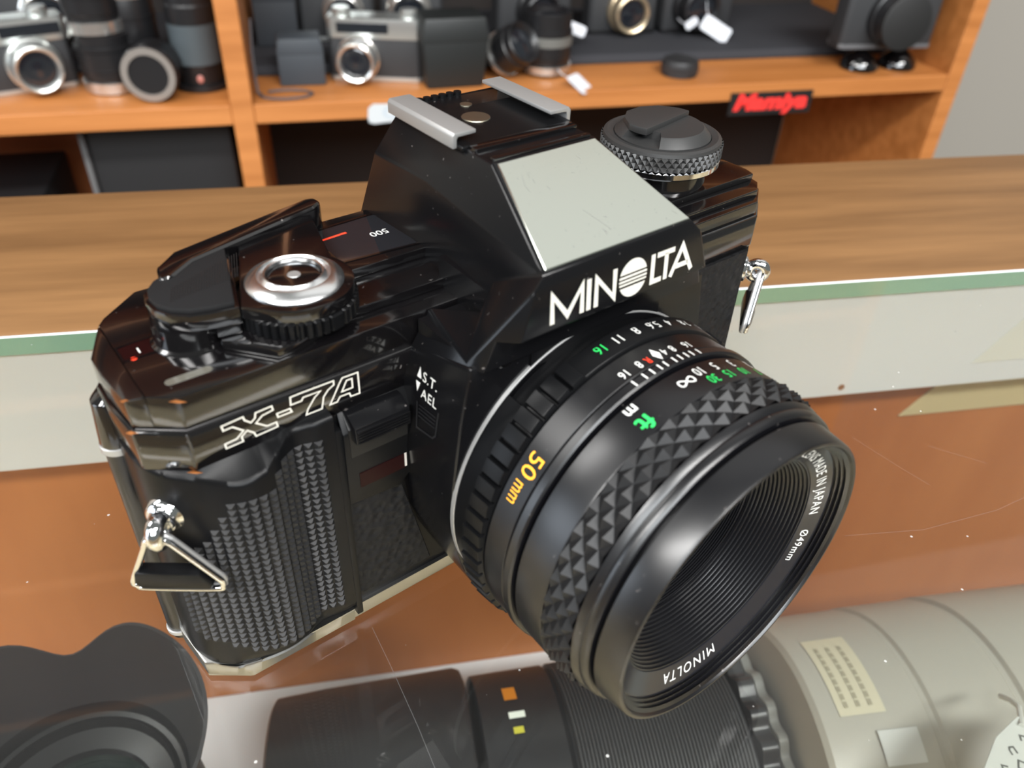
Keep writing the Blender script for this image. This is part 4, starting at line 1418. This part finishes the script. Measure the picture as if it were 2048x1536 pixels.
tagcard('small grey white tag left of the large hanging tag', sp(706, 132, ZR + 18), 20, 9, SA + math.radians(24), math.radians(60), math.radians(-20))
t = thing('lens_cover', 'small black lens cap lying alone on the shelf front', 'lens cover', sp(655, 40, ZB), SA)
m = MB()
m.lathe([(0.2, 18), (1, 19.5), (14, 19.5), (16, 18.5), (17, 16), (17, 0)], (0, 0, 0), 'z', 48)
m.obj('cap_body', mat('cap_black', (0.02, 0.02, 0.021, 1), 0.5), t)
m = MB()
m.lathe([(4, 19.4), (4.4, 20.1), (11, 20.1), (11.4, 19.4)], (0, 0, 0), 'z', 120, radius=lambda t_, h, r: r - (0.5 if int(t_ * 120 / (2 * PI)) % 3 == 0 and r > 19.6 else 0))
m.obj('cap_ribs', mat('cap_rib_black', (0.02, 0.02, 0.021, 1), 0.5), t, smooth=0)
rangefinder('slr_camera', 'grey and black camera with a capped lens standing on two domed feet', sp(890, 22, ZB + 24.3), SA + math.radians(-3), mat('grey_top_cover', (0.12, 0.12, 0.125, 1), 0.4), -2, BLK, 112, 92, 27, True)
c5 = [o for o in bpy.data.objects if o.name.startswith('slr_camera')][-1]
m = MB()
m.lathe([(-24, 28), (-27, 28), (-28, 26), (-28, 0)], (-2, 0, 92 * 0.36), 'y', 40)
m.obj('front_cap', mat('cap_flat_black', (0.012, 0.012, 0.012, 1), 0.6), c5)
for x, lab in ((873, 'left of the two glossy black domed feet on the shelf at the right end'), (922, 'right of the two glossy black domed feet beside the shelf end panel')):
    t = thing('domed_stand', lab, 'stand', sp(x, 36, ZB), SA, 'domed feet at the right end of the shelf')
    m = MB()
    m.lathe([(0.2, 20), (2, 21), (8, 20), (14, 15), (18, 9), (21, 6), (21, 0)], (0, 0, 0), 'z', 48)
    m.obj('dome', GLOSS, t)
    m = MB()
    m.lathe([(19, 5.5), (22, 4.8), (24.2, 5.2), (24.2, 0)], (0, 0, 0), 'z', 24)
    m.obj('stem', GLOSS, t)
t = thing('strap_loop', 'dark loop of camera strap cord lying on the shelf by the divider', 'strap', sp(243, 22, ZB), SA)
m = MB()
pts = [(24 * math.cos(a), 13 * math.sin(a), 1.4) for a in [math.radians(k * 15) for k in range(-2, 23)]]
m.tube([(-25, 40, 60), (-27, 24, 36), (-27, 12, 12), (-26, 4, 2)] + pts[13:] + pts[:12], 1.3, 8)
m.obj('cord', mat('strap_cord_grey', (0.07, 0.065, 0.07, 1), 0.6), t)
# lower compartment
t = thing('storage_binder', 'black binder with a grey spine standing in the lower left compartment', 'binder', sp(112, 110, ZB - 300), SA)
m = MB()
m.box(-62, 72, -60, 120, 0.3, 272)
m.bevel(4, 3).obj('cover', mat('binder_black', (0.010, 0.010, 0.011, 1), 0.5), t)
m = MB()
m.box(-68, -62.5, -64, 118, 0.3, 274)
m.bevel(1.5, 2).obj('spine', mat('binder_grey', (0.10, 0.10, 0.10, 1), 0.5), t)
t = thing('storage_box', 'black box at the far left of the lower compartment', 'box', sp(-60, 90, ZB - 300), SA)
m = MB()
m.box(-70, 52, -60, 100, 0.3, 196)
m.bevel(2, 2).obj('box_body', mat('box_black', (0.008, 0.008, 0.009, 1), 0.6), t)
